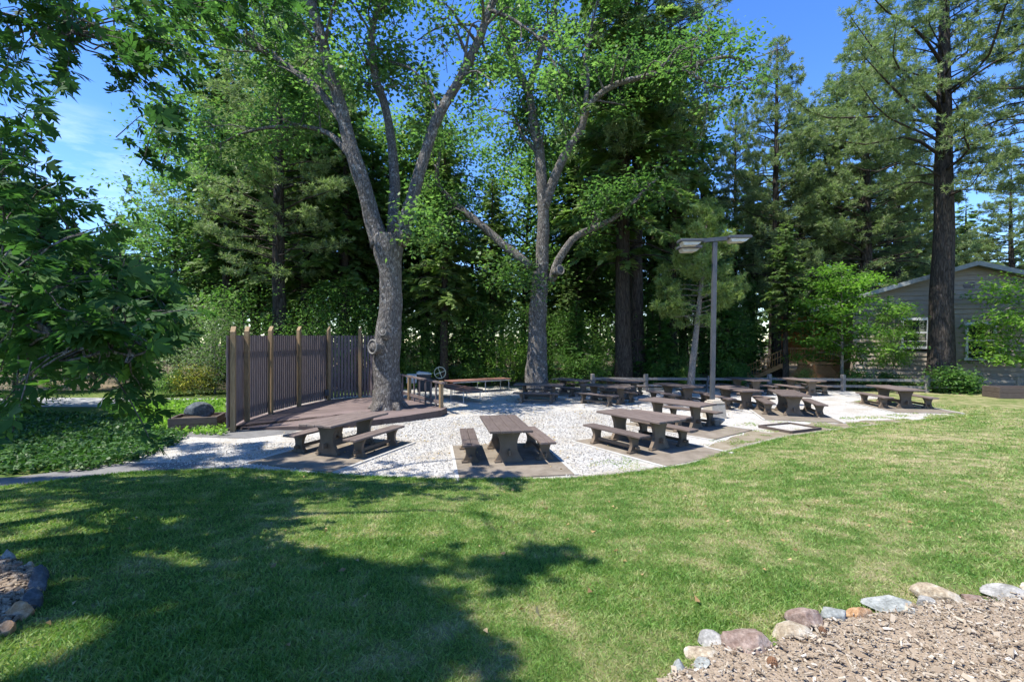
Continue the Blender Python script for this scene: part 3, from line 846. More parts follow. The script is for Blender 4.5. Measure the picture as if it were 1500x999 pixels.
mb.build('porch_railing', M['porch_wood'], hs)
for u in (-3.3, -1.7, -.15):
    mb = MB(); mb.box((u, 1.75, 2.2), (.12, .12, 4.3)); mb.build('porch_post', M['porch_wood'], hs)
mb = MB()
for k in range(7): mb.box((-3.55 - k * .3, 2.3, 1.06 - k * .165), (.32, 1.1, .05))
mb.bar((-3.4, 1.8, 1.05), (-5.6, 1.8, -.1), .05, .25); mb.bar((-3.4, 2.85, 1.05), (-5.6, 2.85, -.1), .05, .25)
mb.bar((-3.4, 1.76, 2.1), (-5.6, 1.76, .95), .07, .07); mb.bar((-3.4, 1.76, 1.7), (-5.6, 1.76, .55), .05, .05)
for k in range(14): mb.box((-3.45 - k * .16, 1.76, 1.55 - k * .0837), (.035, .035, 1.0))
mb.box((-5.55, 1.76, .5), (.1, .1, 1.1))
mb.build('stairs', M['porch_wood'], hs)

# ------------------------------------------------------------------ trees
def smooth_path(pts, n):
    pts = np.asarray(pts, float); k = len(pts)
    t = np.linspace(0, k - 1, n); out = []
    for u in t:
        i = min(int(u), k - 2); f = u - i
        p0 = pts[max(i - 1, 0)]; p1 = pts[i]; p2 = pts[i + 1]; p3 = pts[min(i + 2, k - 1)]
        out.append(.5 * ((2 * p1) + (p2 - p0) * f + (2 * p0 - 5 * p1 + 4 * p2 - p3) * f * f + (3 * p1 - p0 - 3 * p2 + p3) * f ** 3))
    return np.array(out)

SUNLIT = [P(*p)[:2] for p in ((610, 652), (665, 622), (780, 613), (870, 618), (905, 594), (1040, 584), (1170, 570), (1330, 562), (1500, 570))] + \
         [np.array([30, 12.]), np.array([14, 2.]), hit(1500, 860)[:2], hit(1000, 880)[:2], hit(880, 800)[:2], hit(870, 725)[:2], P(860, 705)[:2], P(640, 700)[:2]]
def shade_ok(c, keep=.3, dz=0.2):
    """clumps whose shadow would land on the open sunny ground are not grown"""
    s = c[:, :2] - (c[:, 2:3] - dz) * SUN[:2]
    return (~inside(SUNLIT, s[:, 0], s[:, 1])) | (rng.random(len(c)) < keep)
def gaps_ok(c, gaps):
    px = 750 + c[:, 0] / np.maximum(c[:, 1], .5) * F; py = 500 - (c[:, 2] - H) / np.maximum(c[:, 1], .5) * F
    ok = np.ones(len(c), bool)
    for gx, gy, gr in gaps: ok &= (px - gx) ** 2 + (py - gy) ** 2 > gr * gr * rng.uniform(.5, 1.2, len(c))
    return ok

def leaf_clumps(centers, n, sig, L, droop=.35, flat=.75):
    m = len(centers)
    c = np.repeat(centers, n, 0)
    off = rng.normal(size=(m * n, 3)) * sig * np.array([1, 1, flat])
    base = c + off
    d = unit((unit(off + 1e-6) * .7 + rand_dirs(m * n)) * np.array([1, 1, .45]) + np.array([0, 0, -droop]))
    side = unit(np.cross(d, np.array([0, 0, 1.0])) + rand_dirs(m * n) * .5)
    ln = L * rng.uniform(.7, 1.25, m * n)
    V = kites(base, d, side, ln, ln * rng.uniform(.5, .72, m * n), .14)
    tint = np.clip(np.repeat(rng.uniform(.1, .6, m), n) + rng.normal(0, .13, m * n), 0, 1)
    return V, tint

def grow(limbs, wood, r, per_m, lmin, lmax, start=.3, upb=.25, sub=2, thick=1.0):
    """side branches from limbs; returns clump centres"""
    cl = []
    for pts, rad, *opt in limbs:
        seg = np.linalg.norm(np.diff(pts, axis=0), axis=1); Ls = seg.sum(); cum = np.concatenate([[0], np.cumsum(seg)]) / Ls
        st = opt[0] if opt else start
        nb = max(2, int(Ls * per_m * (1 - st)))
        for k in range(nb):
            u = st + (1 - st) * (k + r.random()) / nb
            p = np.array([np.interp(u, cum, pts[:, j]) for j in range(3)]); rr = np.interp(u, cum, rad)
            tdir = np.array([np.interp(min(u + .05, 1), cum, pts[:, j]) for j in range(3)]) - np.array([np.interp(max(u - .05, 0), cum, pts[:, j]) for j in range(3)])
            d = unit(unit(r.normal(size=3)) + unit(tdir) * .45 + np.array([0, 0, upb]))
            L = r.uniform(lmin, lmax) * (1.0 - .25 * u)
            bend = r.normal(size=3) * .22 * L + np.array([0, 0, .1 * L])
            path = smooth_path([p, p + d * L * .35 + bend * .4, p + d * L * .7 + bend * .5, p + d * L + np.array([0, 0, -.18 * L])], 7)
            wood.tube(path, np.linspace(min(rr * .45, .075) * thick, .012, 7), 5, cap=False)
            for f in (.55, .8, 1.0):
                cl.append(path[int(round(f * 6))] + r.normal(size=3) * .12)
            for s in range(sub):
                q = path[r.integers(2, 6)]; dd = unit(r.normal(size=3) + d * .6); l2 = L * r.uniform(.25, .5)
                pth = np.array([q, q + dd * l2 * .5 + r.normal(size=3) * .06, q + dd * l2 + np.array([0, 0, -.12 * l2])])
                wood.tube(pth, [.02 * thick, .014, .008], 4, cap=False)
                cl += [pth[1], pth[2]]
    return np.array(cl)

def limb(px_pts, Y0, r0, r1, n=22):
    pts = np.array([at(a[0], a[1], Y0 + a[2]) for a in px_pts])
    p = smooth_path(pts, n)
    wb = np.array([[mnoise.noise(Vector((q[0] * .8, q[2] * .8, q[1]))) for q in p], [mnoise.noise(Vector((q[0] * .8, q[2] * .8, q[1] + 9))) for q in p]]).T * .10
    p[1:, 0] += wb[1:, 0]; p[1:, 1] += wb[1:, 1]
    return p, np.linspace(r0, r1, n)

def big_oak(label, Y0, trunk_pts, trunk_r, limbs_px, base, n_leaf, L, sig, extra, gaps, seed, scars, per_m=1.5):
    r = np.random.default_rng(seed)
    t = thing('oak_tree', label, 'tree', (base[0], base[1], base[2]), 0, None)
    wood = MB()
    tp = smooth_path([at(a[0], a[1], Y0 + a[2]) for a in trunk_pts], 40)
    tr = np.interp(np.linspace(0, 1, 40), np.linspace(0, 1, len(trunk_r)), trunk_r)
    wood.tube(tp, tr, 26, .16, True, seed, 1.1)
    for k in range(6):
        a = k * 1.05 + r.uniform(-.25, .25); q0 = tp[0] + np.array([0, 0, .0]); rr0 = trunk_r[1]
        dv = np.array([math.cos(a), math.sin(a), 0])
        wood.tube([tp[5] + dv * rr0 * .45, np.array([base[0], base[1], base[2] + .22]) + dv * rr0 * .85, np.array([base[0], base[1], base[2] - .06]) + dv * rr0 * 1.45], [.2, .17, .07], 9, .2, True, seed + k)
    limbs = []
    for spec in limbs_px:
        pts, r0, r1 = spec[0], spec[1], spec[2]
        p, rad = limb(pts, Y0, r0, r1)
        wood.tube(p, rad, 14, .14, True, seed, 1.3)
        limbs.append((p, rad, spec[3] if len(spec) > 3 else .3))
    cl = grow(limbs, wood, r, per_m, 1.1, 2.9)
    if len(extra): cl = np.concatenate([cl, extra])
    # the big limbs carry no leaves of their own on the yard side
    lp_ = np.concatenate([np.stack([np.interp(np.linspace(0, 21, 80), np.arange(22), l[0][:, j]) for j in range(3)], 1) for l in limbs])
    dxy = np.linalg.norm(cl[:, None, [0, 2]] - lp_[None, :, [0, 2]], axis=2); j_ = dxy.argmin(1)
    cl = cl[~((dxy.min(1) < .42) & (cl[:, 1] < lp_[j_, 1] + .1) & (rng.random(len(cl)) < .9))]
    cl = cl[gaps_ok(cl, gaps) & shade_ok(cl)]
    V, ti = leaf_clumps(cl, n_leaf, sig, L)
    off = np.array(base, float)
    wood.v = [tuple(np.array(v) - off) for v in wood.v]
    wood.build('trunk', M['oak_bark'], t, True)
    new_obj('crown', quad_mesh('oak_crown', V - off, ti), M['oak_leaf'], t)
    for (c, d, r0, r1, ln) in scars:
        c = np.array(c, float) - off; d = unit(np.array(d, float)); mb = MB()
        mb.tube([c, c + d * ln * .5, c + d * ln], [r0, r0 * .95, r1], 18, .08, True, 3)
        s = unit(np.cross(d, (0, 0, 1))); u = np.cross(s, d)
        sc = mb.build('branch_scar', M['oak_bark'], t, True)
        mb = MB(); rg = [c + d * ln + (s * math.cos(a) + u * math.sin(a)) * r1 * .86 for a in np.linspace(0, 2 * math.pi, 25)]
        mb.tube(rg, r1 * .12, 8, 0, False); mb.build('callus_ring', M['sapwood'], sc, True)
    return t, len(cl)

b1 = at(569, 598, 17.4)
tY = 17.4
ex = [at(590 + rng.normal() * 26, 322 + rng.normal() * 24, tY - .7 + rng.normal() * .4) for _ in range(26)]
# high crown over the frame
ex += [np.array([rng.uniform(-11, 3), rng.uniform(14, 22), rng.uniform(14.5, 19)]) for _ in range(70)]
big_oak('big oak with pale cut-branch scars growing through the deck', tY,
        [(569, 604, 0), (569, 592, 0), (567, 560, 0), (566, 520, 0), (570, 480, 0), (573, 440, 0), (571, 400, 0), (569, 372, 0), (568, 345, 0)],
        [.66, .57, .49, .45, .48, .40, .40, .42, .52, .46],
        [([(556, 362, 0), (546, 325, 0), (535, 272, -.1), (508, 190, -.2), (490, 122, -.3), (470, 52, -.4), (448, -20, -.5), (425, -130, -.4), (400, -230, 0)], .33, .09, .35),
         ([(512, 195, -.2), (488, 160, .1), (456, 124, .5), (404, 86, 1.0), (342, 56, 1.4), (272, 40, 1.8), (215, 60, 2.2)], .17, .03, .25),
         ([(530, 256, 0), (508, 222, .4), (480, 196, .9), (432, 186, 1.5), (362, 194, 2.1), (320, 215, 2.5)], .15, .03, .35),
         ([(586, 360, 0), (598, 315, 0), (607, 285, 0), (621, 230, .1), (640, 172, .3), (682, 98, .6), (716, 20, .9), (742, -50, 1.2), (770, -170, 1.4), (790, -260, 1.5)], .26, .09, .35),
         ([(575, 350, .3), (577, 280, .9), (574, 225, 1.2), (568, 180, 1.4), (549, 102, 1.6), (544, 52, 1.7), (557, 0, 1.8), (552, -90, 2.0), (560, -200, 2.2)], .22, .07, .4),
         ([(700, 50, .8), (690, 38, .9), (650, 40, 1.2), (610, 60, 1.5)], .07, .02, .2),
         ([(640, 172, .3), (628, 130, .6), (600, 100, 1.0), (560, 90, 1.4)], .07, .02, .2),
         ([(718, 15, .9), (750, 30, .4), (790, 60, -.2), (820, 110, -.6)], .09, .02, .3)],
        (b1[0], b1[1], .12), 42, .19, .36, np.array(ex),
        [(600, 40, 34), (662, 80, 40), (655, 140, 26), (240, 120, 50), (170, 190, 70), (100, 250, 80)], 21,
        [((b1[0] - .02, b1[1] - .1, 2.42), (-.62, -.78, .02), .24, .28, .62), ((b1[0] + .05, b1[1] - .15, 2.75), (-.1, -.95, .32), .2, .13, .62), ((b1[0] + .5, b1[1] - .1, 6.25), (.55, -.45, .6), .24, .17, .45)], 2.9)

b2 = at(786, 571, 25.0)
ex = [at(760 + rng.normal() * 35, 395 + rng.normal() * 22, 24.6 + rng.normal() * .5) for _ in range(28)]
ex += [at(rng.uniform(985, 1105), rng.uniform(52, 132), 22.6 + rng.normal() * .8) for _ in range(60)]
ex += [np.array([rng.uniform(-6, 9), rng.uniform(22, 29), rng.uniform(19, 24)]) for _ in range(40)]
big_oak('tall oak with spreading crooked limbs at the back of the gravel', 25.0,
        [(786, 576, 0), (786, 565, 0), (786, 530, 0), (787, 490, 0), (788, 455, 0), (790, 425, 0), (793, 400, 0)],
        [.74, .62, .53, .47, .44, .42, .42],
        [([(793, 410, 0), (794, 360, 0), (797, 310, 0), (793, 250, 0), (788, 210, .2), (778, 160, .4), (770, 128, .5), (748, 84, .6), (736, 30, .8), (742, -30, 1), (748, -100, 1.2)], .36, .1, .3),
         ([(772, 135, .5), (788, 92, .2), (800, 50, 0), (815, 0, -.2), (825, -70, -.4)], .19, .07, .2),
         ([(796, 312, 0), (812, 262, -.3), (832, 222, -.5), (852, 188, -.8), (864, 156, -1.0), (900, 126, -1.4), (958, 110, -1.9), (1010, 100, -2.4), (1062, 84, -2.8), (1090, 95, -3)], .26, .05, .45),
         ([(858, 165, -1), (860, 120, -.6), (858, 80, -.3), (866, 40, 0), (880, -20, .2)], .13, .04, .2),
         ([(776, 392, 0), (748, 368, .2), (718, 343, .4), (680, 310, .7), (652, 286, .9), (640, 262, 1.0), (645, 225, 1.1)], .27, .07, .4),
         ([(806, 412, 0), (822, 376, -.3), (838, 352, -.5), (872, 333, -.8), (906, 316, -1.1), (942, 282, -1.4), (965, 260, -1.5)], .24, .05, .4),
         ([(790, 230, 0), (768, 200, .6), (752, 170, 1.0), (720, 160, 1.5)], .12, .03, .3),
         ([(1000, 102, -2.3), (1030, 120, -2.6), (1060, 130, -2.8), (1085, 120, -3)], .07, .02, .1),
         ([(960, 110, -1.9), (985, 80, -1.9), (1010, 60, -2), (1050, 55, -2.2)], .07, .02, .1)],
        (b2[0], b2[1], 0), 42, .215, .44, np.array(ex),
        [(700, 235, 40), (882, 50, 36), (690, 60, 40), (735, 160, 26), (725, 270, 26), (1050, 10, 36), (1075, 200, 50)], 33,
        [((b2[0] + .9, b2[1] - .35, 6.15), (.55, -.8, .2), .22, .26, .5)], 2.2)

# conifers -----------------------------------------------------------------
def conifer_mesh(seed, h, r0, cb, R, kind, nb, sweep=None, bark='dark_bark', dead=0.12, lean=0.0, tufts=1.0, prof_pow=.8):
    r = np.random.default_rng(seed)
    wood = MB(); zs = np.linspace(-.3, h, 16)
    path = np.stack([lean * zs + .0025 * h * np.cumsum(r.normal(size=16)) * .5, .0025 * h * np.cumsum(r.normal(size=16)) * .5, zs], 1); path[:, :2] -= path[0, :2]
    rad = r0 * np.clip(1 - zs / h, 0, 1.02) ** .75 + .015; rad[0] *= 1.35; rad[1] *= 1.05
    wood.tube(path, rad, 12, .1, True, seed)
    Q = []; T = []
    for k in range(nb):
        u = (k + r.random()) / nb
        z = cb + (h - cb) * u ** 1.05
        az = k * 2.39996 + r.normal() * .5
        shape = (1 - u) ** prof_pow * (.55 + .45 * min(1, u * 6)) if kind != 'pine' else (1 - u ** 2.2) ** .9 * (.6 + .4 * min(1, u * 5))
        L = max(.3, R * shape * (r.uniform(.45, 1.2) if kind == 'pine' else r.choice([r.uniform(.45, .8), r.uniform(.8, 1.3)])) + .2)
        if sweep is not None: L *= sweep(az)
        p0 = np.array([np.interp(z, zs, path[:, 0]), np.interp(z, zs, path[:, 1]), z])
        hd = np.array([math.cos(az), math.sin(az), 0])
        if kind == 'pine': e0, e1 = r.uniform(-.1, .3) + .45 * u, -.05
        else: e0, e1 = r.uniform(-.1, .2) + .5 * u, -.35 * (1 - u)
        bp = smooth_path([p0, p0 + hd * L * .35 + np.array([0, 0, L * .35 * e0]), p0 + hd * L * .72 + np.array([0, 0, L * (.6 * e0 + .5 * e1)]),
                          p0 + hd * L + np.array([0, 0, L * (.7 * e0 + e1 + (.12 if kind == 'pine' else -.05))])] + r.normal(size=(4, 3)) * np.array([[0], [.03], [.05], [.06]]) * L, 9)
        wood.tube(bp, np.linspace(.012 + .011 * L, .006, 9), 4, cap=False)
        if u < .18 and r.random() < dead * 3: continue
        side = np.array([-hd[1], hd[0], 0])
        if kind == 'pine':
            m = max(4, int(L * 7.5 * tufts))
            f = r.uniform(.3, 1.0, m) ** .75
            c = np.stack([np.interp(f * 8, np.arange(9), bp[:, j]) for j in range(3)], 1)
            sp = (r.uniform(-1, 1, m) * (.14 + .24 * L * (1 - f) + .12))[:, None]
            c = c + side * sp + np.array([0, 0, 1]) * (r.normal(0, .09, m) + .04)[:, None]
            for i in range(m):
                nn = 18
                ax = unit(hd * .8 + side * np.sign(sp[i]) * .5 + np.array([0, 0, .45]) + r.normal(size=3) * .3)
                d = unit(ax * .7 + unit(r.normal(size=(nn, 3))))
                ln = r.uniform(.17, .3, nn)
                Q.append(kites(np.repeat(c[i:i + 1], nn, 0), d, unit(r.normal(size=(nn, 3))), ln, np.full(nn, .034), 0, .5))
                T.append(np.clip(np.full(nn, r.uniform(.05, .6)) + r.normal(0, .12, nn), 0, 1))
        else:
            m = max(6, int(L * 15 * tufts))
            f = r.uniform(.12, 1.0, m); sg = np.where(r.random(m) < .5, -1, 1)
            c = np.stack([np.interp(f * 8, np.arange(9), bp[:, j]) for j in range(3)], 1)
            l = (.30 + .36 * L ** .6 * (1.05 - f)) * r.uniform(.6, 1.3, m)
            d = unit(hd * .75 + side * sg[:, None] * r.uniform(.3, 1.0, m)[:, None] + np.array([0, 0, -.28]) + r.normal(size=(m, 3)) * .22)
            tn = np.clip(r.uniform(.05, .6) + r.normal(0, .12, m), 0, 1)
            s2 = np.cross(d, np.array([0, 0, 1.0])) + r.normal(size=(m, 3)) * .3
            s2 = unit(s2)
            for (fo, ang, lf, wf) in ((0, 0, 1, .2), (.15, .6, .55, .22), (.15, -.6, .55, .22), (.42, .55, .45, .2), (.42, -.55, .45, .2)):
                dd = d * math.cos(ang) + s2 * math.sin(ang) + np.array([0, 0, -.1])
                Q.append(kites(c + d * (l * fo)[:, None], dd, s2 * math.cos(ang) - d * math.sin(ang), l * lf, l * lf * wf * 1.5, .1, .5)); T.append(tn)
    wood_me = bpy.data.meshes.new('conifer_trunk'); wood_me.from_pydata(wood.v, [], wood.f); wood_me.update()
    wood_me.polygons.foreach_set('use_smooth', np.ones(len(wood_me.polygons), bool)); wood_me.materials.append(M[bark])
    cm = quad_mesh('conifer_crown', np.concatenate(Q), np.concatenate(T))
    return wood_me, cm

def plant_tree(name, label, cat, tmesh, cmesh, cmat, loc, rz=0, sc=(1, 1, 1), group=None):
    t = thing(name, label, cat, loc, rz, group); t.scale = sc
    if not len(cmesh.materials): cmesh.materials.append(cmat)
    link(bpy.data.objects.new('trunk', tmesh), t); link(bpy.data.objects.new('crown', cmesh), t)
    return t

PROTO = {
    'cedar': [(conifer_mesh(100 + i, 20, .36, 3.2 + 1.6 * i, 3.6, 'cedar', 150, tufts=.95, prof_pow=.6), M['cedar_leaf']) for i in range(3)],
    'pine': [(conifer_mesh(200 + i, 22, .34, 4.5 + 1.5 * i, 3.9, 'pine', 165, bark='pine_bark', tufts=1.55), M['pine_leaf']) for i in range(3)],
    'fir': [(conifer_mesh(300 + i, 9, .13, .8, 2.0, 'cedar', 130, tufts=1.2, prof_pow=1.0), M['fir_leaf']) for i in range(2)],
}
HT = {'cedar': 20, 'pine': 22, 'fir': 9}
cnt = [0]
def conifer_at(px, Y, top, kind, label, wide=1.0, group=None, var=None):
    x = (px - 750) / F * Y; h = H + (500 - top) / F * Y
    s = h / HT[kind]; v = PROTO[kind]; k = cnt[0] % len(v) if var is None else var; cnt[0] += 1
    (tm, cm), mt = v[k]
    nm = {'cedar': 'cedar_tree', 'pine': 'pine_tree', 'fir': 'fir_tree'}[kind]
    w = wide * (s ** .6) * rng.uniform(.9, 1.1)
    plant_tree(nm, label, 'tree', tm, cm, mt, (x, Y, -.05), rng.uniform(0, 6.28), (w, w, s), group)

NAMED = [
    (1065, 29.5, 395, 'fir', 'bright young fir just past the lamp post', 1.0),
    (965, 28.5, 430, 'fir', 'bright young fir just short of the slim leaning pine', .9),
    (845, 29, 440, 'fir', 'bright young fir beyond the far oak', .9),
    (700, 29.5, 410, 'fir', 'bright young fir beyond the serving tables', 1.0),
    (405, 26, -30, 'pine', 'tall pine with a bare brown trunk rising behind the slatted screen', 1.15),
    (332, 31, 55, 'cedar', 'tall ragged conifer at the edge of the open sky', 1.0),
    (448, 30, 20, 'cedar', 'dark cedar behind the middle of the slatted screen', 1.0),
    (505, 28.5, 110, 'cedar', 'dark cedar behind the end of the slatted screen', .95),
    (545, 30, 200, 'cedar', 'shaded cedar directly behind the deck oak trunk', .9),
    (622, 33, 90, 'cedar', 'dark cedar seen between the two oaks behind the barbecue', .95),
    (651, 28, 190, 'cedar', 'dark trunked cedar standing behind the crank wheel', .8),
    (722, 33, 262, 'cedar', 'shorter cedar under the sky gap between the oaks', .8),
    (845, 34, 170, 'cedar', 'dark cedar filling the space beside the far oak', .9),
    (912, 28, -160, 'cedar', 'very tall cedar with a thick dark trunk', 1.0),
    (934, 29.5, -190, 'pine', 'very tall pine twinned with the thick dark cedar', 1.0),
    (985, 32, -30, 'cedar', 'tall cedar behind the slim leaning pine', .9),
    (1028, 38, 185, 'cedar', 'mid height cedar behind the lamp crossarm', .9),
    (1078, 37, 150, 'pine', 'thin pine standing under the open sky notch', .7),
    (1137, 33, 55, 'pine', 'pointed pine rising alone against blue sky', .85),
    (1178, 37, 150, 'pine', 'pine shouldered against the pointed pine', 1.1),
    (1224, 36, 110, 'pine', 'bushy pine behind the bright maple', 1.3),
    (1270, 33, 40, 'pine', 'tall pine with bare mid trunk behind the bright maple', 1.25),
    (1312, 38, 170, 'pine', 'bluish pine beside the great pine trunk', 1.2),
    (1345, 44, 240, 'cedar', 'distant conifer showing low behind the great pine', 1.0),
    (1412, 44, 300, 'cedar', 'dense conifer behind the cabin ridge', 1.1),
    (1484, 40, 245, 'pine', 'pine behind the cabin roof at the frame edge', 1.1),
    (1150, 28.2, 325, 'cedar', 'small bright conical conifer by the wooden stairs', .85),
    (1090, 34.5, 400, 'fir', 'low dark fir between the lamp post and stairs', 1.1),
]
for a in NAMED: conifer_at(a[0], a[1], a[2], a[3], a[4], a[5])
FILL = [(375, 38, 150), (588, 40, 220), (690, 38, 320), (805, 38, 320), (872, 39, 230), (1000, 36, 230),
        (1050, 33, 330), (1100, 40, 240), (1200, 42, 230), (1250, 42, 240), (1380, 50, 330), (1450, 52, 320), (520, 42, 200), (650, 44, 290), (420, 42, 140), (560, 46, 240),
        (735, 46, 330), (790, 50, 330), (845, 46, 290), (905, 44, 200), (975, 46, 240), (1040, 48, 300), (1130, 46, 280), (1300, 50, 260), (350, 44, 230),
        (290, 48, 330), (680, 31.5, 390), (830, 32, 400), (1062, 33, 400)]
for px, Y, top in FILL:
    conifer_at(px, Y, top, 'cedar' if rng.random() < .75 else 'pine', 'dim conifer standing deep in the crowded wood', 1.0 if Y > 33 else .75, 'conifers crowded deep in the wood')

# the great pine by the cabin
def sweep(az):
    # long limbs towards the open yard, short ones over the cabin roof
    return max(.28, .62 - .42 * math.cos(az) - .32 * math.sin(az)) if math.sin(az) < .35 else .32
bp = at(1378, 574, 25.8)
gm = conifer_mesh(411, 27, .59, 10.2, 7.4, 'pine', 150, sweep, 'pine_bark', .1, .012, 1.85)
plant_tree('pine_tree', 'great pine with a thick dark trunk in front of the cabin', 'tree', gm[0], gm[1], M['pine_leaf'], (bp[0], bp[1], 0), 0)
pm = conifer_mesh(412, 26, .4, 9.6, 4.6, 'pine', 120, None, 'pine_bark', .1, 0, 1.2)
plant_tree('pine_tree', 'pine reaching drooping branches in at the frame edge', 'tree', pm[0], pm[1], M['pine_leaf'], (26.6, 23.2, 0), 1.0)
# slim leaning young pine
ym = conifer_mesh(413, 9.6, .17, 3.3, 2.2, 'pine', 64, None, 'pale_bark', .1, .10, 2.4)
yb = P(1010, 576, 0)
plant_tree('pine_tree', 'slim leaning pine with a pale trunk and yellow green needles', 'tree', ym[0], ym[1], M['young_pine'], (yb[0], yb[1], 0), -.1)

# broadleaf understorey ------------------------------------------------------
def broadleaf_mesh(seed, h, w, nlimb, layers, n_leaf, L, sig, bark, trunk_r, low=.25, lay=False):
    r = np.random.default_rng(seed); wood = MB(); limbs = []
    lean = r.normal(size=2) * .04 * h
    tp = smooth_path([(0, 0, -.1), (lean[0] * .3, lean[1] * .3, h * .35), (lean[0], lean[1], h * .9)], 10)
    wood.tube(tp, np.linspace(trunk_r, trunk_r * .2, 10), 7, .1)
    cl = []
    for k in range(nlimb):
        z = h * (low + (.9 - low) * (k + r.random()) / nlimb); az = k * 2.4 + r.normal() * .3
        u = (z / h - low) / (1 - low)
        Lb = w * (math.sin(math.pi * min(1, .18 + .8 * u)) ** .7) * r.uniform(.7, 1.15)
        p0 = np.array([np.interp(z, tp[:, 2], tp[:, 0]), np.interp(z, tp[:, 2], tp[:, 1]), z])
        hd = np.array([math.cos(az), math.sin(az), r.uniform(0, .3)])
        pth = smooth_path([p0, p0 + hd * Lb * .5 + np.array([0, 0, .12 * Lb]), p0 + hd * Lb + np.array([0, 0, -.05 * Lb])], 6)
        wood.tube(pth, np.linspace(trunk_r * .35, .008, 6), 5, cap=False)
        for q in range(layers):
            f = r.uniform(.35, 1.05); base = p0 + (pth[-1] - p0) * f
            cl.append(base + np.array([r.normal() * .22 * w, r.normal() * .22 * w, r.normal() * .05 * w + .05]))
    V, ti = leaf_clumps(np.array(cl), n_leaf, sig, L, .3, .35 if lay else .7)
    me = bpy.data.meshes.new('broadleaf_trunk'); me.from_pydata(wood.v, [], wood.f); me.update(); me.materials.append(M[bark])
    return me, quad_mesh('broadleaf_crown', V, ti)

mp1 = broadleaf_mesh(51, 6.6, 2.1, 26, 9, 38, .17, .3, 'pale_bark', .1, .2, True)
mp2 = broadleaf_mesh(52, 5.4, 2.6, 22, 9, 38, .17, .3, 'pale_bark', .09, .2, True)
c = at(1230, 572, 26.5)
plant_tree('maple_tree', 'bright yellow green maple in front of the porch', 'tree', *mp1, M['maple_leaf'], (c[0], 26.3, 0), 0, (1.12, 1.1, 1.06))
plant_tree('maple_tree', 'bright yellow green maple overhanging the cabin window', 'tree', *mp2, M['maple_leaf'], (26.2, 23.9, 0), 1, (1.1, 1.1, 1.15))
plant_tree('maple_tree', 'pale vine maple climbing the cabin wall below the eave', 'tree', *mp2, M['maple_leaf'], (22.0, 27.6, 0), 2, (.5, .22, .95))
u1 = broadleaf_mesh(61, 7, 2.4, 22, 9, 28, .16, .45, 'dark_bark', .1, .15)
u2 = broadleaf_mesh(62, 6, 2.6, 22, 9, 28, .16, .45, 'dark_bark', .1, .12)
u3 = broadleaf_mesh(63, 2.0, 1.2, 16, 7, 26, .12, .26, 'dark_bark', .04, .02)
u4 = broadleaf_mesh(64, 1.1, .7, 14, 6, 24, .12, .18, 'dark_bark', .03, .02)
g5 = broadleaf_mesh(65, 6.5, 3.0, 26, 10, 30, .15, .45, 'pale_bark', .1, .06)
y6 = broadleaf_mesh(66, 1.5, 1.1, 16, 7, 24, .11, .2, 'dark_bark', .03, .02)
mp3 = (u2[0], u2[1].copy())
tb1 = broadleaf_mesh(71, 18, 3.9, 44, 9, 40, .26, .55, 'dark_bark', .26, .22, True)
tb2 = broadleaf_mesh(72, 16, 4.2, 42, 9, 40, .26, .55, 'dark_bark', .24, .2, True)
def bl(px, Y, proto, mat_, sc, name, label, cat, group=None):
    plant_tree(name, label, cat, *proto, M[mat_], ((px - 750) / F * Y, Y, -.03), rng.uniform(0, 6.28), (sc, sc, sc * rng.uniform(.9, 1.12)), group)
for px, Y, s in ((365, 25.5, .95), (450, 25.2, .72), (500, 26.5, .9), (640, 30, .8), (700, 28.5, .85), (770, 31, .8), (850, 29.5, .75), (880, 33, 1.0), (960, 30.5, .85), (1060, 29.2, .8), (1070, 33, 1.0), (1185, 36, 1.0), (1010, 33, 1.0), (590, 31, .9), (540, 27.5, .8)):
    bl(px, Y, u1 if rng.random() < .5 else u2, 'shrub_leaf', s, 'understory_tree', 'leafy green sapling among the conifer trunks', 'tree', 'leafy saplings under the conifers')
TALL = [(262, 33, 280, 'tall leafy tree with its round top below the cloud streak'), (352, 34, 90, 'tall leafy tree over the screen behind the bare pine'), (470, 35, 60, 'tall leafy tree filling between the first oak limbs'),
        (575, 34, 150, 'tall leafy tree between the upper forks of the deck oak'), (640, 36, 150, 'tall leafy tree in the gap between both oaks'), (765, 37, 190, 'tall leafy tree directly behind the far oak fork'),
        (850, 36, 60, 'tall leafy tree behind the crooked limb of the far oak'), (950, 35, 90, 'tall leafy tree beside the tallest cedar'), (315, 40, 170, 'tall leafy tree deep behind the screen'), (425, 40, 60, 'tall leafy tree deep between pine and deck oak')]
for i, (px, Y, top, lb_) in enumerate(TALL):
    h = H + (500 - top) / F * Y; s_ = h / (18, 16)[i % 2]
    plant_tree('broadleaf_tree', lb_, 'tree', *(tb1, tb2)[i % 2], M['oak_leaf'], ((px - 750) / F * Y, Y, -.03), rng.uniform(0, 6.28), (s_ ** .5, s_ ** .5, s_))
bl(745, 27.6, mp3, 'maple_leaf', .55, 'maple_tree', 'light green sapling beside the far oak trunk', 'tree')
bl(862, 27.4, u3, 'shrub_leaf', 1.0, 'shrub', 'sunlit yellow green bush behind the shaded tables', 'shrub')
for px, Y, s in ((690, 28, .8), (820, 28.5, .9), (905, 28.7, .7), (985, 28, .9), (1010, 27.2, .6), (1070, 27.5, .8), (1180, 27, .5), (620, 27.5, .9), (600, 29, 1.2), (660, 31, 1.3), (755, 33, 1.5), (900, 33, 1.5), (960, 28, .7)):
    bl(px, Y, u3, 'shrub_leaf', s, 'shrub', 'low green shrub along the edge of the wood', 'shrub', 'low shrubs along the wood edge')
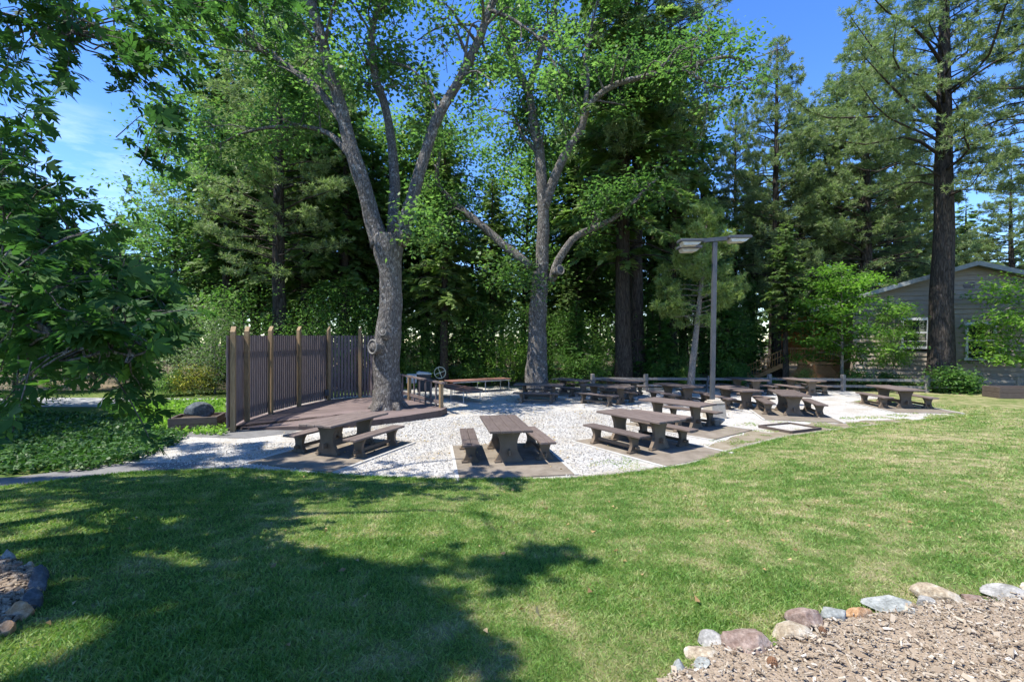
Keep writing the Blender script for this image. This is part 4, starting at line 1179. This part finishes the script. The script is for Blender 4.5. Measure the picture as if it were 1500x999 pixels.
for px, Y, s, lb_ in ((1256, 25.9, 1.0, 'leafy plant at the cabin corner behind the fence'), (1300, 26.6, .8, 'leafy plant under the cabin window'), (1322, 26.4, .7, 'small leafy plant between window and great pine'), (1418, 24.3, .8, 'lower leafy bush beside the timber planter'), (1130, 25.9, .6, 'small leafy plant behind a fence post near the stairs'), (1085, 25.4, .45, 'small weed by the fence under the lamp post')):
    bl(px, Y, u4, 'maple_leaf' if False else 'shrub_leaf', s, 'leafy_plant', lb_, 'plant')
bl(1391, 24.4, u4, 'maple_leaf', 1.25, 'leafy_plant', 'tallest bright leafy bush at the foot of the great pine', 'plant')
bl(1366, 24.9, u4, 'shrub_leaf', .7, 'leafy_plant', 'small dark leafy plant tucked beside the great pine trunk', 'plant')
# left-hand background
bl(262, 27, g5, 'grey_leaf', 1.0, 'understory_tree', 'sunny grey green tree seen past the end of the screen', 'tree')
bl(315, 24, g5, 'grey_leaf', .62, 'understory_tree', 'smaller grey green tree hugging the end of the screen', 'tree')
bl(205, 29, g5, 'grey_leaf', .85, 'understory_tree', 'pale grey green tree behind the drooping oak leaves', 'tree')
bl(288, 23.5, y6, 'yellow_leaf', .9, 'shrub', 'yellow flowering shrub beyond the boulder planter', 'shrub')
bl(250, 23.0, u3, 'shrub_leaf', .55, 'shrub', 'dark spiky shrub next to the yellow shrub', 'shrub')
for px, Y, s in ((20, 24, 1.0), (80, 25, .9), (140, 26, 1.1), (-30, 26, 1.1), (180, 32, 1.0), (60, 33, 1.2), (-60, 32, 1.2), (120, 35, 1.1)):
    bl(px, Y, u1, 'shrub_leaf', s * .9, 'understory_tree', 'green tree across the road behind the drooping oak leaves', 'tree', 'trees across the road')
plant_tree('broadleaf_tree', 'unseen leafy tree added in the ivy to shade it', 'tree', *tb2, M['oak_leaf'], (-18.8, 11.6, -.03), 1.1, (.9, .9, .75))  # stands out of view, added to cast shade on the ivy
plant_tree('broadleaf_tree', 'unseen leafy tree between the ivy and the road', 'tree', *tb1, M['oak_leaf'], (-22.5, 15.0, -.03), 2.1, (1.0, 1.0, .75))
bl(45, 17.5, u2, 'shrub_leaf', .5, 'understory_tree', 'small pale stemmed tree in the ivy beside the path', 'tree')

# far woods
n = 42000
a = rng.uniform(math.radians(20), math.radians(160), n); rr = rng.uniform(62, 95, n)
hmax = 13 + 5 * np.sin(a * 37) + 3 * np.sin(a * 71)
zz = rng.uniform(0, 1, n) ** .9 * hmax
base = np.stack([rr * np.cos(a), rr * np.sin(a), zz], 1)
V = kites(base, rand_dirs(n), rand_dirs(n), rng.uniform(.5, 1.2, n), rng.uniform(.4, .8, n))
o = new_obj('far_woods', quad_mesh('far_woods', V, rng.uniform(0, .7, n)), M['far_leaf']); o['kind'] = 'stuff'

# ------------------------------------------------------------------ near oak overhanging from the left
off = np.array([-10.2, 2.4, .7])
nt_ = thing('oak_tree', 'near oak with big dark lobed leaves drooping into view', 'tree', tuple(off))
wood = MB()
trunk = smooth_path([(-10.2, 2.4, .4), (-10.1, 2.45, 3), (-9.9, 2.6, 6), (-9.6, 2.8, 8.5), (-9.2, 3.0, 11)], 20)
wood.tube(trunk, np.linspace(.42, .12, 20), 16, .12)
LIMBS = []
def nl(z0, pts, r0, r1):
    p0 = tuple(np.interp(z0, trunk[:, 2], trunk[:, j]) for j in range(3))
    p = smooth_path([p0] + pts, 16); p = p + np.array([[mnoise.noise(Vector(q * .9)), mnoise.noise(Vector(q * .9 + 5)), mnoise.noise(Vector(q * .9 + 9))] for q in p]) * .25
    p[0] = p0; wood.tube(p, np.linspace(r0, r1, 16), 8, .1, seed=2); LIMBS.append(p)
nl(3.2, [(-8.2, 4.6, 4.2), (-6.2, 6.0, 3.9), (-4.6, 6.2, 3.2)], .12, .012)
nl(3.6, [(-8.6, 5.6, 4.3), (-7.0, 7.0, 4.3), (-5.8, 7.6, 3.7)], .12, .012)
nl(2.6, [(-7.6, 3.8, 3.2), (-5.2, 4.6, 3.1), (-3.6, 4.8, 2.5)], .1, .01)
nl(7.0, [(-8.4, 3.6, 8.8), (-7.0, 4.4, 9.6), (-5.6, 4.6, 9.9), (-4.6, 4.4, 9.8)], .13, .012)
nl(7.6, [(-8.2, 2.6, 9.4), (-6.6, 2.4, 10.1), (-5.2, 2.2, 10.2)], .12, .012)
nl(6.4, [(-8.8, 5.4, 8.4), (-7.4, 7.4, 9.6), (-5.8, 8.4, 9.8), (-4.4, 8.6, 9.7)], .12, .012)
nl(8.0, [(-9.6, 5.6, 9.8), (-9.8, 7.6, 10.2)], .1, .015)
nl(5.2, [(-8.8, 4.8, 6.8), (-7.6, 6.4, 7.3), (-6.6, 7.2, 7.4)], .07, .01)
nl(8.0, [(-8.6, 1.0, 9.4), (-7.4, -.2, 10)], .1, .015)
allp = np.concatenate(LIMBS)
tw = []     # twig tip targets
def in_poly_px(poly, k, dfun):
    poly = np.array(poly, float); lo, hi = poly.min(0), poly.max(0); out = []
    while len(out) < k:
        p = rng.uniform(lo, hi)
        if inside(poly, p[0], p[1]): out.append(at(p[0], p[1], dfun(p)))
    return out
MASS = [(-60, 170), (30, 200), (75, 250), (120, 280), (165, 300), (195, 335), (195, 370), (240, 410), (300, 470), (285, 500), (225, 500), (215, 560), (195, 600), (150, 585), (60, 560), (-60, 590)]
tw += in_poly_px(MASS, 200, lambda p: rng.uniform(5.2, 8.6))
tw += in_poly_px([(20, 330), (200, 370), (250, 420), (330, 480), (300, 505), (235, 520), (232, 600), (222, 650), (190, 610), (110, 560), (20, 520)], 62, lambda p: rng.uniform(4.2, 6.4))
tw += in_poly_px([(-30, 590), (40, 600), (60, 640), (-30, 650)], 5, lambda p: rng.uniform(4.2, 5.4))
tw += in_poly_px([(-60, -60), (400, -60), (330, 20), (290, 60), (200, 70), (80, 50), (-60, 60)], 48, lambda p: rng.uniform(6.0, 8.5))
tw += in_poly_px([(-40, 60), (60, 60), (110, 130), (60, 190), (-40, 200)], 20, lambda p: rng.uniform(5, 7))
tw += in_poly_px([(150, 70), (300, 60), (270, 150), (285, 190), (250, 210), (200, 150)], 26, lambda p: rng.uniform(6.0, 7.5))
tw += in_poly_px([(300, 10), (420, -20), (440, 40), (410, 75), (340, 60)], 18, lambda p: rng.uniform(6.5, 7.8))
vis = len(tw)
# high crown whose shade falls on the near lawn
SH = [(-200, 775), (60, 770), (200, 768), (320, 778), (420, 800), (480, 825), (570, 850), (640, 825), (760, 812), (860, 815), (800, 850), (690, 880), (680, 930), (760, 985), (760, 1130), (-200, 1130)]
SHW = []
while len(SHW) < 470:
    p = rng.uniform((-200, 765), (860, 1130))
    if inside(SH, p[0], p[1]):
        if p[1] < 800 and rng.random() < .25: continue
        if p[0] > 600 and p[1] > 880 and rng.random() < .4: continue
        g_ = hit(p[0], min(p[1], 1125)); t = rng.uniform(7.2, 10.0)
        if mnoise.noise(Vector((g_[0] * 1.1, g_[1] * 1.6, 3))) + .6 * mnoise.noise(Vector((g_[0] * 3, g_[1] * 4, 8))) < -.02: continue
        q = g_ + SUN * t
        SHW.append(q)
STRIP = [(-100, 700), (180, 700), (560, 712), (480, 728), (330, 742), (180, 738), (-100, 745)]
while len(SHW) < 590:
    p = rng.uniform((-100, 700), (560, 745))
    if inside(STRIP, p[0], p[1]):
        q = hit(p[0], p[1]) + SUN * rng.uniform(8.4, 11.5)
        SHW.append(q)
GSH = [(190, 660), (330, 640), (470, 655), (520, 690), (360, 684), (200, 692)]  # extra crown twigs added out of view to shade this gravel
while len(SHW) < 690:
    p = rng.uniform((180, 640), (530, 695))
    if inside(GSH, p[0], p[1]):
        q = P(p[0], p[1])
        if mnoise.noise(Vector((q[0] * 1.2, q[1] * 1.2, 5))) > 0: SHW.append(q + SUN * rng.uniform(11, 13))
SHW = np.array(SHW)
py_ = 500 - (SHW[:, 2] - H) / SHW[:, 1] * F
SHW = SHW[(py_ < -40) | (SHW[:, 1] < 1)]
tw = np.array(tw + list(SHW))
base = []; dirs = []; sides = []; lens = []; tints = []
for i, tip in enumerate(tw):
    hi = i >= vis
    j = np.argmin(np.linalg.norm(allp - tip, axis=1) + rng.uniform(0, .8, len(allp)))
    a0 = allp[j]; back = unit(a0 - tip); L = min(1.0, np.linalg.norm(a0 - tip)) * rng.uniform(.6, 1)
    s0 = tip + back * L + np.array([0, 0, .12])
    mid = (s0 + tip) / 2 + np.array([0, 0, .07])
    if np.linalg.norm(a0 - tip) < 1.7 or (hi and rng.random() < .5):
        wood.tube(smooth_path([a0, (a0 + s0) / 2 + rng.normal(size=3) * .12, s0, mid, tip], 8), np.linspace(.016, .004, 8), 4, cap=False)
    else:
        wood.tube([s0, mid, tip], [.008, .006, .003], 4, cap=False)
    k = 8 if not hi else 12
    f = np.linspace(.1, 1, k); pts = s0 * (1 - f)[:, None] + tip * f[:, None] + rng.normal(size=(k, 3)) * .07
    fwd = unit(tip - s0)
    for q in range(k):
        base.append(pts[q]); s_ = 1 if q % 2 else -1
        sd = unit(np.cross(fwd, (0, 0, 1)) + 1e-6)
        hd_ = unit(np.array([fwd[0] + .25, fwd[1], 0])); sh_ = np.array([-hd_[1], hd_[0], 0])
        dirs.append(unit(hd_ * .75 + sh_ * s_ * rng.uniform(.1, .9) + np.array([0, 0, -.35]) + rng.normal(size=3) * .35)); sides.append(unit(sh_ + rng.normal(size=3) * np.array([.5, .5, .5])))
        lens.append(rng.uniform(.17, .29)); tints.append(np.clip(rng.normal(.3, .15), 0, 1))
V, ti = palmate(np.array(base), np.array(dirs), np.array(sides), np.array(lens), np.array(tints))
wood.v = [tuple(np.array(v) - off) for v in wood.v]
wood.build('trunk', M['oak_bark'], nt_, True, False)
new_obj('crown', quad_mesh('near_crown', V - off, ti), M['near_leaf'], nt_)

# ------------------------------------------------------------------ ivy ground cover, grass, pebbles, mulch
IVY = [P(*p)[:2] for p in ((-900, 680), (-300, 700), (0, 697), (120, 692), (200, 678), (262, 650), (275, 640), (228, 632), (150, 612), (-60, 606), (-700, 606))]
def scatter(poly, n):
    poly = np.array(poly); lo, hi = poly.min(0), poly.max(0); out = np.zeros((0, 2))
    while len(out) < n:
        p = rng.uniform(lo, hi, (n * 2, 2)); out = np.concatenate([out, p[inside(poly, p[:, 0], p[:, 1])]])
    return out[:n]
IV2 = [p for p in IVY]
p = scatter([q for q in IV2 if q[0] > -40] + [], 80000)
p = p[p[:, 0] > -24]
m = len(p); hh = .18 + .09 * np.array([mnoise.noise(Vector((a * 1.3, b * 1.3, 1))) for a, b in p])
base = np.stack([p[:, 0], p[:, 1], rng.uniform(.03, 1, m) * hh], 1)
d = unit(rand_dirs(m) * np.array([1, 1, .4]) + np.array([0, 0, .1])); ln = rng.uniform(.06, .125, m)
V = kites(base, d, unit(rand_dirs(m) * np.array([1, 1, .3])), ln, ln * .8, .2)
new_obj('ivy_ground_cover', quad_mesh('ivy', V, rng.uniform(0, .7, m)), M['ivy_leaf'])['kind'] = 'stuff'
p = scatter([P(*q)[:2] for q in ((205, 632), (330, 640), (326, 600), (330, 590), (215, 591), (150, 598))], 9000)
m = len(p); base = np.stack([p[:, 0], p[:, 1], rng.uniform(0, .16, m)], 1); ln = rng.uniform(.08, .15, m)
V = kites(base, unit(rand_dirs(m) + np.array([0, 0, .3])), rand_dirs(m), ln, ln * .7, .2)
new_obj('clover_ground_cover', quad_mesh('clover', V, rng.uniform(.3, 1, m)), M['maple_leaf'])['kind'] = 'stuff'

STONES = [(996, 992, 30, 24, 'blue', 'small blue grey edging stone at the lowest end of the mulch border'), (1032, 984, 30, 18, 'blue', 'flat blue grey edging stone below the tan pink one'),
          (1034, 970, 48, 26, 'tan', 'tan pink edging stone leaning on an olive one'), (1041, 950, 42, 24, 'grey', 'olive grey edging stone next to the big rose one'),
          (1100, 958, 68, 46, 'rose', 'largest rose brown edging stone with a cracked face'), (1160, 940, 58, 26, 'tan', 'long tan slab in the mulch border'),
          (1190, 926, 58, 30, 'rose', 'smaller rose stone behind the tan slab'), (1226, 914, 50, 26, 'blue', 'squarish blue green stone beside the orange one'),
          (1260, 911, 40, 24, 'orange', 'rounded orange stone in the mulch border'), (1322, 899, 76, 18, 'blue', 'long flat pale blue slab sunk in mulch'),
          (1386, 886, 64, 26, 'tan', 'rounded pale tan boulder stone highest in the border'), (1358, 891, 32, 16, 'grey', 'small grey stone tucked against the pale tan boulder'),
          (1434, 887, 44, 14, 'rose', 'low pinkish stone beyond the pale tan boulder'), (1482, 880, 54, 18, 'grey', 'low grey stone where the border leaves the frame'), (1540, 876, 56, 18, 'tan', 'buried tan stone past the frame edge')]
bed_edge = []
for i, (px, py, w, h, mn, lb_) in enumerate(STONES):
    c = hit(px, py); sc_ = c[1] / F
    rx = w * sc_ / 2 * 1.2; rz_ = h * sc_ * .68
    o = rock('edging_stone', lb_, (c[0], c[1] + rx * .25, c[2] + rz_ * .3), (rx, rx * .8, rz_), mn, (40, 41, 42, 43, 91, 45, 46, 47, 48, 49, 50, 51, 52, 53, 54)[i], rng.uniform(-.3, .3), 'stones edging the mulch bed')
    bed_edge.append((c[0], c[1]))
BED = [tuple(hit(965, 1012)[:2])] + bed_edge + [(6.5, 2.6), (7.5, .2), (2, -.5), (.9, 1.2)]
pts = np.array(BED)
mb = MB(); bx = np.linspace(pts[:, 0].min(), pts[:, 0].max(), 60); by = np.linspace(pts[:, 1].min(), pts[:, 1].max(), 50); V = []; Fs = []; idx = {}
for i in range(59):
    for j in range(49):
        if inside(BED, (bx[i] + bx[i + 1]) / 2, (by[j] + by[j + 1]) / 2):
            q = []
            for a, b_ in ((i, j), (i + 1, j), (i + 1, j + 1), (i, j + 1)):
                if (a, b_) not in idx:
                    idx[(a, b_)] = len(V); V.append((bx[a], by[b_], float(ground_z(bx[a], by[b_])) + .035 + .02 * mnoise.noise(Vector((bx[a] * 2, by[b_] * 2, 0)))))
                q.append(idx[(a, b_)])
            Fs.append(tuple(q))
mb.add(V, Fs); M['mulch'] = simple('mulch', (0.156, 0.117, 0.078), (0.39, 0.312, 0.227), 70, .95, .6, .02); structure(mb.build('mulch_bed', M['mulch'], smooth=True))
def slivers(p, L, W, T, zoff, lift=.35):
    m = len(p); az = rng.uniform(0, 6.283, m); tl = rng.normal(0, lift, m)
    d = np.stack([np.cos(az) * np.cos(tl), np.sin(az) * np.cos(tl), np.sin(tl)], 1)
    s = unit(np.cross(d, unit(np.array([0, 0, 1]) + rng.normal(size=(m, 3)) * .25))); u = np.cross(s, d)
    c = np.stack([p[:, 0], p[:, 1], ground_z(p[:, 0], p[:, 1]) + zoff + rng.uniform(0, .02, m)], 1)
    a = d * (L / 2)[:, None]; b_ = s * (W / 2)[:, None]; e = u * (T / 2)[:, None]
    k = [c + x * a * (1 if y > 0 else .8) + y * b_ + z * e for z in (-1, 1) for y in (-1, 1) for x in (-1, 1)]
    quads = [(0, 2, 3, 1), (4, 5, 7, 6), (0, 1, 5, 4), (2, 6, 7, 3), (0, 4, 6, 2), (1, 3, 7, 5)]
    return np.concatenate([np.stack([k[i] for i in q], 1) for q in quads])
p = scatter(BED, 46000); m = len(p)
L = rng.lognormal(math.log(.013), .7, m).clip(.005, .07)
V = slivers(p, L, L * rng.uniform(.15, .5, m), rng.uniform(.003, .008, m), .045)
new_obj('mulch_chips', quad_mesh('chips', V, np.tile(np.clip(rng.normal(.43, .22, m), 0, 1), 6)), M['chip'])['kind'] = 'stuff'

for i, (px, py, sc_) in enumerate(((1130, 988, .028), (1206, 938, .022))):
    c = hit(px, py); Q = []
    t = tag(bpy.data.objects.new('pine_cone', None), ('brown pine cone among the chips below the largest rose stone', 'small brown pine cone beside the tan slab')[i], 'pine cone'); 
    mb = MB()
    for k in range(60):
        f = (k + .5) / 60; a = k * 2.4; rr_ = math.sin(math.pi * (.12 + .8 * f)) ** .8
        b_ = np.array([math.cos(a) * .3 * rr_, math.sin(a) * .3 * rr_, (f - .5) * 2.2]); d = np.array([math.cos(a), math.sin(a), .5]); s = np.array([-math.sin(a), math.cos(a), 0])
        tip = b_ + d * .75 * rr_; mb.add([b_ - s * .08, b_ + s * .08, tip + s * .22 * rr_, tip - s * .22 * rr_, tip + np.array([0, 0, .18])], [(0, 1, 2, 3), (3, 2, 4)])
    mb.v = [(v[2] * sc_, v[0] * sc_, v[1] * sc_) for v in mb.v]
    M.setdefault('cone', simple('cone', (.12, .06, .03), (.24, .13, .07), 20, .8, 0))
    o = mb.build('pine_cone', M['cone'], None, False, False); o.location = (c[0], c[1], c[2] + .045 + sc_ * .7); o.rotation_euler = (0, 0, .7 + i)
    tag(o, t['label'], 'pine cone'); bpy.data.objects.remove(t)

LR = [(6, 826, 26, 20, 'blue', 'flat bluish rock at the back of the shaded rock bed'), (39, 838, 22, 16, 'tan', 'small tan rock at the back of the shaded rock bed'), (48, 868, 36, 42, 'dark', 'tallest dark rock of the shaded rock bed'),
      (62, 850, 18, 26, 'dark', 'narrow dark rock at the outer corner of the shaded bed'), (46, 894, 34, 30, 'dark', 'blackish rock over the tan orange one in the shaded bed'), (18, 910, 40, 26, 'orange', 'tan orange rock at the front of the shaded bed'), (2, 934, 28, 22, 'orange', 'half hidden orange rock at the frame edge in shade')]
for i, (px, py, w, h, mn, lb_) in enumerate(LR):
    c = hit(px, py); sc_ = c[1] / F; rx = w * sc_ / 2 * 1.1; rz_ = h * sc_ * .75
    rock('bed_rock', lb_, (c[0], c[1] + rx * .3, c[2] + rz_ * .3), (rx, rx * .75, rz_), mn, 70 + i, rng.uniform(-.4, .4), 'rocks around the shaded bed', 'rock')
RB_ = [tuple(hit(*q)[:2]) for q in ((-120, 826), (10, 822), (45, 838), (60, 858), (55, 890), (25, 915), (-10, 940), (-120, 945))]
p = scatter(RB_, 2600); m = len(p); L = rng.uniform(.02, .05, m)
V = slivers(p, L, L * .7, L * .45, .03, .5)
new_obj('rock_bed_gravel', quad_mesh('bedgravel', V, np.tile(rng.uniform(0, .45, m), 6)), M['chip'])['kind'] = 'stuff'  # dark chip tints put the canopy's shade into the gravel colour
mb = MB(); mb.add([(x, y, float(ground_z(x, y)) + .03) for x, y in RB_], [tuple(range(len(RB_)))]); structure(mb.build('rock_bed', M['soil']))

# loose gravel stones on the yard
PADR = []
p = np.concatenate([scatter([P(*q)[:2] for q in ((200, 690), (360, 684), (540, 697), (830, 699), (900, 690), (1000, 640), (900, 600), (600, 615), (420, 650), (300, 650))], 26000)])
ok = inside(GRAVEL, p[:, 0], p[:, 1]) & (p[:, 1] > edge_y(p[:, 0]) + .12) & ~inside(DECK, p[:, 0], p[:, 1])
for i, (c, d, lx) in enumerate(table_foot):
    if TABLES[i][3]:
        r_ = p - (c[:2] + d * .30); ok &= ~((np.abs(r_ @ lx) < 1.2) & (np.abs(r_ @ d) < 1.48))
p = p[ok]; m = len(p); L = rng.uniform(.010, .03, m)
V = slivers(p, L, L * .75, L * .5, .004, .3)
new_obj('gravel_stones', quad_mesh('stones', V, np.tile(rng.uniform(0, 1, m), 6)), M['pebble'])['kind'] = 'stuff'
# dry leaves and weeds
p = np.concatenate([scatter([P(*q)[:2] for q in ((300, 690), (830, 690), (1100, 600), (900, 570), (650, 575), (400, 640))], 1300), scatter([(-4, 2.5), (3, 2.5), (9, 10), (-6, 9)], 120)])
m = len(p); z = ground_z(p[:, 0], p[:, 1]) + .03
ln = rng.uniform(.03, .075, m)
V = kites(np.stack([p[:, 0], p[:, 1], z], 1), unit(rand_dirs(m) * np.array([1, 1, .2])), unit(rand_dirs(m) * np.array([1, 1, .3])), ln, ln * .6, .4)
new_obj('fallen_leaves', quad_mesh('fallen', V, rng.uniform(0, 1, m)), M['dry_leaf'])['kind'] = 'stuff'

# grass blades on the lawn, weeds on the gravel margin
def blades(x, y, hmul=1.0, tint=None):
    m = len(x); dist = np.hypot(x, y)
    h = rng.uniform(.022, .05, m) * (1 + dist * .012) * hmul
    w = .0025 + .0011 * dist
    lean = rng.normal(size=(m, 3)) * np.array([.55, .55, 0])
    base = np.stack([x, y, ground_z(x, y) - .004], 1)
    d = unit(lean + np.array([0, 0, 1.0])); a = rng.uniform(0, 6.283, m); s = np.stack([np.cos(a), np.sin(a), np.zeros(m)], 1)
    b0 = base - s * (w / 2)[:, None]; b1 = base + s * (w / 2)[:, None]
    tip = base + d * h[:, None] + lean * (h * .35)[:, None]; midp = base + d * (h * .55)[:, None]
    return np.stack([b0, b1, midp + s * (w * .42)[:, None], tip], 1), (rng.uniform(0, 1, m) if tint is None else tint)
n = 520000
r_ = np.exp(rng.uniform(math.log(1.9), math.log(27), n)); th = rng.uniform(math.radians(36), math.radians(146), n)
x, y = r_ * np.cos(th), r_ * np.sin(th)
RIGHTL = [(16.5, 17.2), (14.7, 18.1), (15.0, 20.9), (17.2, 22.0), (18.2, 24.0), (40, 24.0), (40, 15)]
ok = ((y < edge_y(x) - .03) & (x > -14) & (x < 17)) | inside(RIGHTL, x, y) | ((x >= 17) & (y < 24.2) & (y > 1))
ok &= ~inside(BED, x, y) & ~inside(RB_, x, y)
V, ti = blades(x[ok], y[ok])
ex_ = rng.uniform(-9.5, 17, 16000); V3, t3 = blades(ex_, edge_y(ex_) - .10 + rng.normal(0, .055, 16000) + .05 * np.array([mnoise.noise(Vector((q * 2.5, 0, 0))) for q in ex_]), 1.5)
wx = scatter([P(*q)[:2] for q in ((845, 690), (880, 672), (930, 668), (985, 690), (960, 697), (870, 699))], 1500)
wx = np.concatenate([wx, scatter([P(*q)[:2] for q in ((1060, 655), (1110, 636), (1200, 624), (1300, 618), (1400, 606), (1410, 609), (1250, 629), (1150, 641))], 9000)])
wx = np.concatenate([wx, scatter([P(*q)[:2] for q in ((1030, 652), (1060, 626), (1110, 618), (1240, 612), (1330, 606), (1390, 606), (1250, 627), (1150, 639), (1060, 660))], 7000)])
wx = np.concatenate([wx, scatter([(15.2, 18.2), (15.0, 20.6), (17.2, 21.8), (18, 18)], 1200)])
nz = np.array([mnoise.noise(Vector((a * 1.8, b_ * 1.8, 7))) for a, b_ in wx]); wx = wx[nz > .02]
V2, t2 = blades(wx[:, 0], wx[:, 1], 1.1)
new_obj('grass', quad_mesh('grass', np.concatenate([V, V2, V3]), np.concatenate([ti, t2, t3])), M['blade'])['kind'] = 'stuff'

# ------------------------------------------------------------------ light, sky, camera
w = bpy.data.worlds.new('World'); scene.world = w; w.use_nodes = True
nt = w.node_tree; bg = nt.nodes['Background']
sky = N(nt, 'ShaderNodeTexSky', sky_type='NISHITA'); sky.sun_disc = False
el = math.atan2(1.0, math.hypot(SUN[0], SUN[1])); sky.sun_elevation = el; sky.sun_rotation = math.atan2(SUN[0], SUN[1])
sky.air_density = 1.0; sky.dust_density = .1; sky.ozone_density = 2.5; sky.altitude = 900
hsn = N(nt, 'ShaderNodeHueSaturation'); hsn.inputs['Saturation'].default_value = 1.27; hsn.inputs['Hue'].default_value = .512; hsn.inputs['Value'].default_value = .72
nt.links.new(sky.outputs[0], hsn.inputs['Color'])
tc_ = N(nt, 'ShaderNodeTexCoord'); d0 = unit(np.array([-640 / 700, 1.0, 262 / 700]))     # one thin cirrus streak
dt = N(nt, 'ShaderNodeVectorMath', operation='DOT_PRODUCT'); nt.links.new(tc_.outputs['Generated'], dt.inputs[0]); dt.inputs[1].default_value = tuple(d0)
mk = N(nt, 'ShaderNodeMapRange'); mk.interpolation_type = 'SMOOTHSTEP'; mk.inputs[1].default_value = math.cos(.10); mk.inputs[2].default_value = math.cos(.02); nt.links.new(dt.outputs['Value'], mk.inputs[0])
mpp = N(nt, 'ShaderNodeMapping'); mpp.inputs['Scale'].default_value = (6, 6, 26); mpp.inputs['Rotation'].default_value = (.35, .3, 0); nt.links.new(tc_.outputs['Generated'], mpp.inputs[0])
cn = noise(nt, mpp.outputs[0], 1.6, 6, .6); cr_ = ramp(nt, cn, [(.42, (0, 0, 0)), (.8, (.3, .3, .3))])
mm = mix(nt, 1.0, cr_, mk.outputs[0], 'MULTIPLY')
cc_ = mix(nt, mm, hsn.outputs[0], (4.2, 4.5, 4.9)); nt.links.new(cc_, bg.inputs['Color']); bg.inputs['Strength'].default_value = .15
sl = bpy.data.lights.new('sun', 'SUN'); sl.energy = 3.0; sl.angle = math.radians(.55); sl.color = (1.0, .955, .88)
so = bpy.data.objects.new('sun', sl); COL.objects.link(so)
so.rotation_euler = Vector(-SUN).to_track_quat('-Z', 'Y').to_euler(); so.location = (-20, 30, 60)

cam = bpy.data.cameras.new('camera'); cam.sensor_width = 36; cam.lens = F / 1500 * 36; cam.clip_end = 2000; cam.clip_start = .05
co = bpy.data.objects.new('camera', cam); COL.objects.link(co)
co.location = (0, 0, H); co.rotation_euler = (math.radians(90), 0, 0)
scene.camera = co
vs = scene.view_settings; vs.view_transform = 'Standard'; vs.look = 'None'; vs.gamma = 1; vs.use_curve_mapping = False; vs.exposure = 1.68
cy = scene.cycles
cy.max_bounces = 7; cy.diffuse_bounces = 4; cy.glossy_bounces = 2; cy.transmission_bounces = 3; cy.transparent_max_bounces = 4
cy.caustics_reflective = False; cy.caustics_refractive = False
cy.use_adaptive_sampling = True; cy.adaptive_threshold = .02
cy.use_denoising = True
try: cy.denoiser = 'OPENIMAGEDENOISE'; cy.denoising_input_passes = 'RGB_ALBEDO_NORMAL'
except Exception: pass
cy.sample_clamp_indirect = 6
